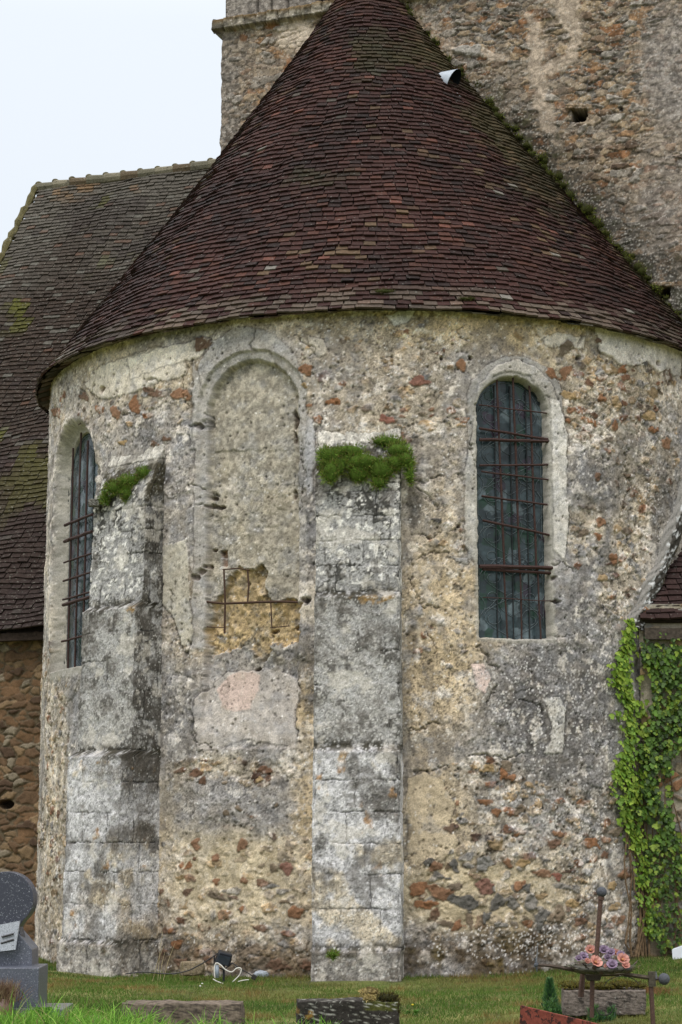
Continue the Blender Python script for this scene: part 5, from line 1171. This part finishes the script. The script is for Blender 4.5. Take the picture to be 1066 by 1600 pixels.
tag(rough_box('grave_edging', ((p0.x+p1.x)/2, -9.12, .19), (p1.x-p0.x, .26, .20), M_stone, None, lambda w_, s_, n_: (S(118, 108, 100) if random.random() > .3 else S(84, 76, 70))*(.8+.4*random.random()), .012, 25, 22, rnd=.10), 'grey stone edging with mossy top behind the iron cross', 'edging stone')
moss('brown green moss along the top of the stone edging', [(tuple(at(x, 1540+2*math.sin(x), -9.13)), (.11, .10, .03)) for x in (892, 918, 945, 972, 996)], 1800, [S(92, 88, 36), S(110, 98, 40), S(76, 64, 36)], .018)
for i, (px, py, sx, sz, col, lb) in enumerate(((300, 1519, .26, .15, S(134, 120, 98), 'leaning stone slab at the wall foot left of the floodlight'), (198, 1523, .10, .05, S(158, 148, 134), 'small pale stone at the foot of the left buttress'), (212, 1524, .07, .04, S(140, 130, 116), 'tiny stone between the left buttress and the black cable'))):
    p = at(px, py, -4.55 if i == 0 else -4.45)
    if i: p = on_ground(px, py+3)
    tag(rough_box('loose_stone', (p.x, p.y, p.z+sz*.25), (sx, .09, sz), M_stone, None, lambda w_, s_, n_, col=col: col*(.8+.35*random.random()), .01, 50+i, 10, rnd=.4), lb, 'stone')

# ------------------------------------------------------------------ floodlight and cables at the wall
fy = -4.92
fp = at(350, 1497, fy); fr = empty('floodlight', (fp.x, fp.y, 0), 'black floodlight lying against the foot of the wall', 'floodlight')
f = MB(); f.box(fp, (.165, .10, .13), S(38, 40, 46), rz=.3, ry=.25, rx=.3, taper=.85); f.build('lamp_head', M_plastic, fr, bevel=.012)
f = MB(); f.box(fp+Vector((-.004, -.062, -.02)), (.13, .012, .09), S(58, 64, 74), rz=.3, ry=.25, rx=.3); f.build('lamp_glass', M_glass, fr)
f = MB(); f.tube([fp+Vector((-.10, 0, .03)), fp+Vector((-.10, -.02, -.07)), fp+Vector((0, -.03, -.12)), fp+Vector((.09, -.02, -.05))], .008, S(30, 30, 34), 6); f.tube([fp+Vector((0, 0, -.06)), Vector((fp.x, fp.y, 0))], .012, S(40, 40, 44), 6); f.build('bracket', M_iron, fr)
def pxtube(name, pts, Y, r, col, mat, label, cat, n=6):
    pp = [at(x, y, Y+(q_ if False else 0)) for x, y in pts]
    sm_ = []
    for i in range(len(pp)-1):
        a, b, c_, d_ = pp[max(i-1, 0)], pp[i], pp[i+1], pp[min(i+2, len(pp)-1)]
        for k in range(4): t = k/4; sm_.append(.5*((2*b)+(-a+c_)*t+(2*a-5*b+4*c_-d_)*t*t+(-a+3*b-3*c_+d_)*t**3))
    sm_.append(pp[-1]); m = MB(); m.tube(sm_, r, col, n); o = m.build(name, mat, None, True, origin=pp[0]); tag(o, label, cat); return o
pxtube('power_cable', [(196,1522),(225,1519),(262,1522),(290,1518),(312,1508),(330,1497),(340,1490)], -4.95, .007, S(36, 34, 34), M_plastic, 'black cable running left along the wall foot from the floodlight', 'cable')
pxtube('power_cable', [(362,1504),(376,1514),(390,1522),(398,1528)], -5.0, .006, S(36, 34, 34), M_plastic, 'short black cable from the floodlight to its plug', 'cable')
j_ = MB(); p = at(397, 1527, -5.0); j_.box(p, (.05, .04, .05), S(44, 42, 38), ry=.5); tag(j_.build('cable_plug', M_plastic, None, origin=p, bevel=.006), 'dark plug lying in the grass right of the floodlight', 'plug')
pxtube('white_cable', [(336,1529),(335,1513),(338,1505),(345,1508),(352,1515),(362,1519),(370,1513),(377,1514),(374,1524),(363,1535)], -5.05, .006, S(226, 222, 212), M_plastic, 'looped white cable hanging below the floodlight', 'cable')
pxtube('white_cable', [(333,1530),(340,1534),(349,1537)], -5.1, .006, S(220, 216, 206), M_plastic, 'short end of white cable in the grass below the grey sleeve', 'cable')
pxtube('white_cable', [(372,1534),(380,1532),(389,1531)], -5.1, .005, S(220, 216, 206), M_plastic, 'bit of white cable in the grass beside the plug', 'cable')
m = MB(); m.tube([at(339, 1508, -5.02), at(339, 1528, -5.02)], .022, S(150, 160, 172), 10); tag(m.build('cable_sleeve', M_plastic, None, True, origin=at(339, 1528, -5.02)), 'grey plastic sleeve standing under the floodlight', 'sleeve')
tag(rough_box('plastic_wrap', on_ground(408, 1528)+Vector((0, 0, .035)), (.14, .08, .07), M_plastic, None, lambda w_, s_, n_: S(176, 184, 194)*(.7+.45*random.random()), .022, 77, 12, rnd=.6), 'crumpled clear plastic in the grass at the foot of the wall', 'plastic')

# ------------------------------------------------------------------ iron grave cross with ceramic wreath
XY = -9.95
cr = empty('iron_cross', (at(926, 1580, XY).x, XY, .1), 'rusty iron grave cross with ball ends, propped on legs', 'grave cross')
rust = S(84, 62, 52)
m = MB(); m.tube([at(926, 1530, XY), at(932, 1500, XY), at(939, 1402, XY)], [.019, .019, .018], rust, 8, .04); m.build('post', M_iron, cr)
m = MB(); m.ball(at(940.5, 1394, XY), .041, S(72, 74, 80)); m.build('ball', M_iron, cr, True)
m = MB(); m.tube([at(939, 1406, XY), at(940, 1401, XY)], .026, rust, 10); m.build('collar', M_iron, cr)
m = MB(); m.tube([at(840, 1508, XY-.02), at(858, 1509, XY-.02), at(900, 1516, XY), at(928, 1523, XY)], [.012, .014, .020, .020], S(70, 58, 48), 6, .06); m.build('arm', M_iron, cr)
m = MB(); m.tube([at(928, 1523, XY), at(972, 1522, XY), at(1014, 1528, XY)], [.020, .018, .018], S(76, 66, 52), 6, .05); m.build('arm', M_iron, cr)
m = MB(); c0 = at(838, 1508, XY-.02)
for t in range(4):
    d_ = Vector((math.cos(t*math.pi/2+.3)*.35, -.1, math.sin(t*math.pi/2+.3))); m.tube([c0, c0+d_*.055], [.012, .003], S(74, 78, 84), 6)
m.tube([c0, at(841, 1474, XY-.02)], [.006, .002], S(120, 122, 124), 5); m.ball(c0, .018, S(74, 78, 84)); m.build('star_finial', M_iron, cr)
m = MB(); m.ball(at(1038, 1530, XY-.03), .045, S(76, 78, 84)); m.build('ball', M_iron, cr, True)
m = MB(); m.box(at(1019, 1530, XY), (.05, .05, .11), S(72, 66, 54)); m.tube([at(1020, 1529, XY), at(1034, 1530, XY-.03)], .014, rust, 8); m.tube([at(1025, 1518, XY-.02), at(1026, 1530, XY-.02)], [.004, .014], S(90, 92, 94), 6); m.build('bracket', M_iron, cr)
for (x0, y0, x1, y1, r_) in ((926, 1526, 925, 1588, .018), (1017, 1530, 1021, 1606, .018), (911, 1520, 908, 1556, .022)):
    Yl = XY if x0 != 911 else XY+.25; m = MB(); m.tube([at(x0, y0, Yl), at((x0+x1)/2, (y0+y1)/2, Yl), at(x1, y1+2, Yl)], r_, rust, 6, .06); m.build('leg', M_iron, cr)
m = MB(); m.box(at(927, 1527, XY), (.10, .07, .05), S(60, 52, 44), taper=1.3); m.build('hub', M_iron, cr, bevel=.006)
def ringpts(px, py, r_, a0=0, a1=360, n=20, sq=.5): return [at(px+r_*math.cos(R_(a0+(a1-a0)*k/n)), py-r_*sq*math.sin(R_(a0+(a1-a0)*k/n)), XY-.02) for k in range(n+1)]
m = MB(); m.tube(ringpts(945, 1577, 12, -200, 60, 18, .8), .004, S(50, 46, 44), 5); m.build('wire_ring', M_iron, cr)
m = MB(); m.tube(ringpts(972, 1545, 28, 20, 170, 18, .7), .003, S(50, 46, 44), 5); m.build('wire_ring', M_iron, cr)
wc = at(942, 1506, XY); wr = empty('ceramic_wreath', wc, 'ceramic wreath of pink and mauve flowers hung over the iron cross', 'wreath')
m = MB()
for k in range(120):
    t = 2*math.pi*k/120+random.uniform(-.02, .02); rr = random.uniform(.15, .27); q0 = wc+Vector((math.cos(t)*rr*.98, math.sin(t)*rr*.75, -.035+random.uniform(-.02, .03)+.02*math.sin(t)))
    d_ = Vector((math.cos(t), math.sin(t)*.8, random.uniform(-.2, .7))).normalized(); s_v = d_.cross(Vector((0, 0, 1))).normalized(); L = .05; c_ = [S(84, 88, 68), S(70, 72, 54), S(112, 108, 92), S(84, 64, 62)][k % 4]
    m.add([q0, q0+s_v*.02+d_*.03, q0+d_*L+Vector((0, 0, .008)), q0-s_v*.02+d_*.03], [[0, 1, 2, 3], [3, 2, 1, 0]], c_)
m.build('ceramic_leaves', M_ceramic, wr)
m = MB(); m.tube([wc+Vector((math.cos(t/24*6.283)*.205, math.sin(t/24*6.283)*.16, -.035)) for t in range(25)], .030, S(66, 62, 50), 8, .2); m.build('ring', M_ceramic, wr, True)
def flower(px, py, r_, col, col2, dy):
    c0 = at(px, py, XY+dy); m = MB(); r_ = r_*.86
    up = Vector((random.uniform(-.35, .35), -.72, .62)).normalized(); e1 = up.cross(Vector((0, 0, 1))).normalized(); e2 = up.cross(e1)
    for lay, (rr, n_, tilt) in enumerate(((1, 5, .55), (.66, 4, 1.0))):
        for k in range(n_):
            t = 2*math.pi*(k+.5*lay)/n_; ax = e1*math.cos(t)+e2*math.sin(t); sd5 = ax.cross(up).normalized()
            dr_ = ax*math.cos(tilt)+up*math.sin(tilt); tip = c0+dr_*(r_*rr); mid_ = c0+dr_*(r_*rr*.55)-up*r_*.08
            cc_ = col*random.uniform(.8, 1.12)
            m.add([c0, mid_+sd5*r_*.58*rr, tip+sd5*r_*.40*rr+up*.004, tip+ax*.004, tip-sd5*r_*.40*rr+up*.004, mid_-sd5*r_*.58*rr], [[0, 1, 2, 3], [0, 3, 4, 5], [3, 2, 1, 0], [5, 4, 3, 0]], cc_)
    m.ball(c0+up*.008, r_*.26, col2, 8, 6); o = m.build('flower', M_ceramic, wr)
PK = S(188, 132, 118); MV = S(136, 116, 138); YE = S(170, 116, 70)
for (px, py, r_, c1, c2, dy) in ((923,1486,.052,PK,YE,.10),(930,1505,.065,PK*1.05,YE,-.14),(973,1501,.062,PK,YE,-.08),(978,1510,.04,PK*1.05,PK,-.12),(912,1496,.045,MV,MV*.7,-.02),(905,1499,.035,MV*.9,MV*.6,-.05),(944,1486,.05,MV,MV*.6,.12),(955,1490,.045,MV*1.05,MV*.6,.10),(962,1490,.04,PK*.9,YE,.12),
                               (957,1509,.055,MV,MV*.6,-.15),(947,1512,.03,PK*.95,PK*.7,-.16),(970,1493,.04,MV,MV*.7,.05),(918,1503,.03,PK*.95,PK*.7,-.12),(950,1497,.035,MV*.7,MV*.5,.0)):
    flower(px, py, r_, c1, c2, dy)

# ------------------------------------------------------------------ rusty plate, green plants, white box
A_, B_ = at(813, 1571, -10.5), at(950, 1604, -11.1)
m = MB(); dn2 = Vector((0, 0, -A_.z-.02)); bd = (B_-A_); bk = Vector((-bd.y, bd.x, 0)).normalized()*.02
m.prism([A_, B_, Vector((B_.x, B_.y, .0)), Vector((A_.x-.02, A_.y, -.0))], bk, S(122, 62, 50)); tag(m.build('rusty_plate', M_rustplate, None, origin=(A_.x, A_.y, 0), bevel=.003), 'rust red painted metal grave border at the bottom right', 'metal border')
def sprig(px, py, label, h, r_, n, cols, spire):
    p = on_ground(px, py); base = []; dr = []
    for k in range(n):
        t = random.random()**.8; a = random.uniform(0, 6.28)
        if spire: rr = r_*(1-t)*random.random()**.5; base.append((p.x+math.cos(a)*rr, p.y+math.sin(a)*rr, p.z+h*t)); dr.append((math.cos(a)*.8, math.sin(a)*.8, .9))
        else: s_k = (k % 9); ox, oy = r_*math.cos(s_k*2.4)*(s_k/9)**.5, r_*.8*math.sin(s_k*2.4)*(s_k/9)**.5; hh = h*(.6+.4*math.sin(s_k*1.7)); base.append((p.x+ox+random.gauss(0, .01), p.y+oy+random.gauss(0, .01), p.z+hh*t)); dr.append((math.cos(a)*.7, math.sin(a)*.7, 1.))
    cc = np.array([cols[random.randrange(len(cols))]*random.uniform(.75, 1.2) for _ in range(n)])
    s_m = MB(); s_m.tube([p, p+Vector((0, 0, h*.8))], [.006, .002], S(80, 84, 50), 5)
    root = s_m.build('garden_plant', M_leaf, None, False, origin=p); tag(root, label, 'plant')
    blades('foliage', M_leaf, np.array(base), np.array(dr), .035+.02*RNG.random(n), np.full(n, .008), cc, root)
BL = [S(72, 112, 66), S(88, 130, 70), S(62, 96, 70), S(100, 138, 66)]
sprig(860, 1576, 'small bluish green conifer spire behind the rusty border', .24, .075, 1300, BL[:3], True)
sprig(905, 1590, 'feathery green plant at the foot of the iron cross', .26, .16, 2600, BL, False)
sprig(872, 1588, 'low green tuft between the conifer and the iron cross', .13, .14, 1300, BL, False)
sprig(938, 1598, 'low feathery plant right of the middle cross leg', .12, .12, 900, BL, False)
wp = on_ground(1066, 1499); m = MB(); x0 = at(1051, 1490, wp.y).x
m.prism([Vector((x0, wp.y, wp.z-.01)), Vector((x0+.32, wp.y, wp.z-.01)), Vector((x0+.32, wp.y, wp.z+.09)), Vector((x0+.12, wp.y, wp.z+.145)), Vector((x0-.005, wp.y, wp.z+.10))], (.05, .2, 0), S(222, 226, 234)); tag(m.build('white_box', M_plastic, None, origin=(x0, wp.y, wp.z), bevel=.004), 'small white box with sloping lid at the right edge of the lawn', 'box')
m = MB(); n = 500; p = on_ground(1010, 1552)
n = 500; base = np.stack([p.x+RNG.normal(0, .09, n)+.05, p.y+RNG.normal(0, .12, n), np.full(n, p.z)], -1); dr = RNG.normal(0, .8, (n, 3)); dr[:, 2] = 1
tag(blades('dry_grass_patch', M_grass, base, dr, .05+.04*RNG.random(n), np.full(n, .008), np.array([S(130, 96, 60), S(112, 84, 56)])[RNG.integers(0, 2, n)], None, 1, 0, origin=p), 'brown dead grass patch right of the stone edging', 'dead grass', kind='stuff')
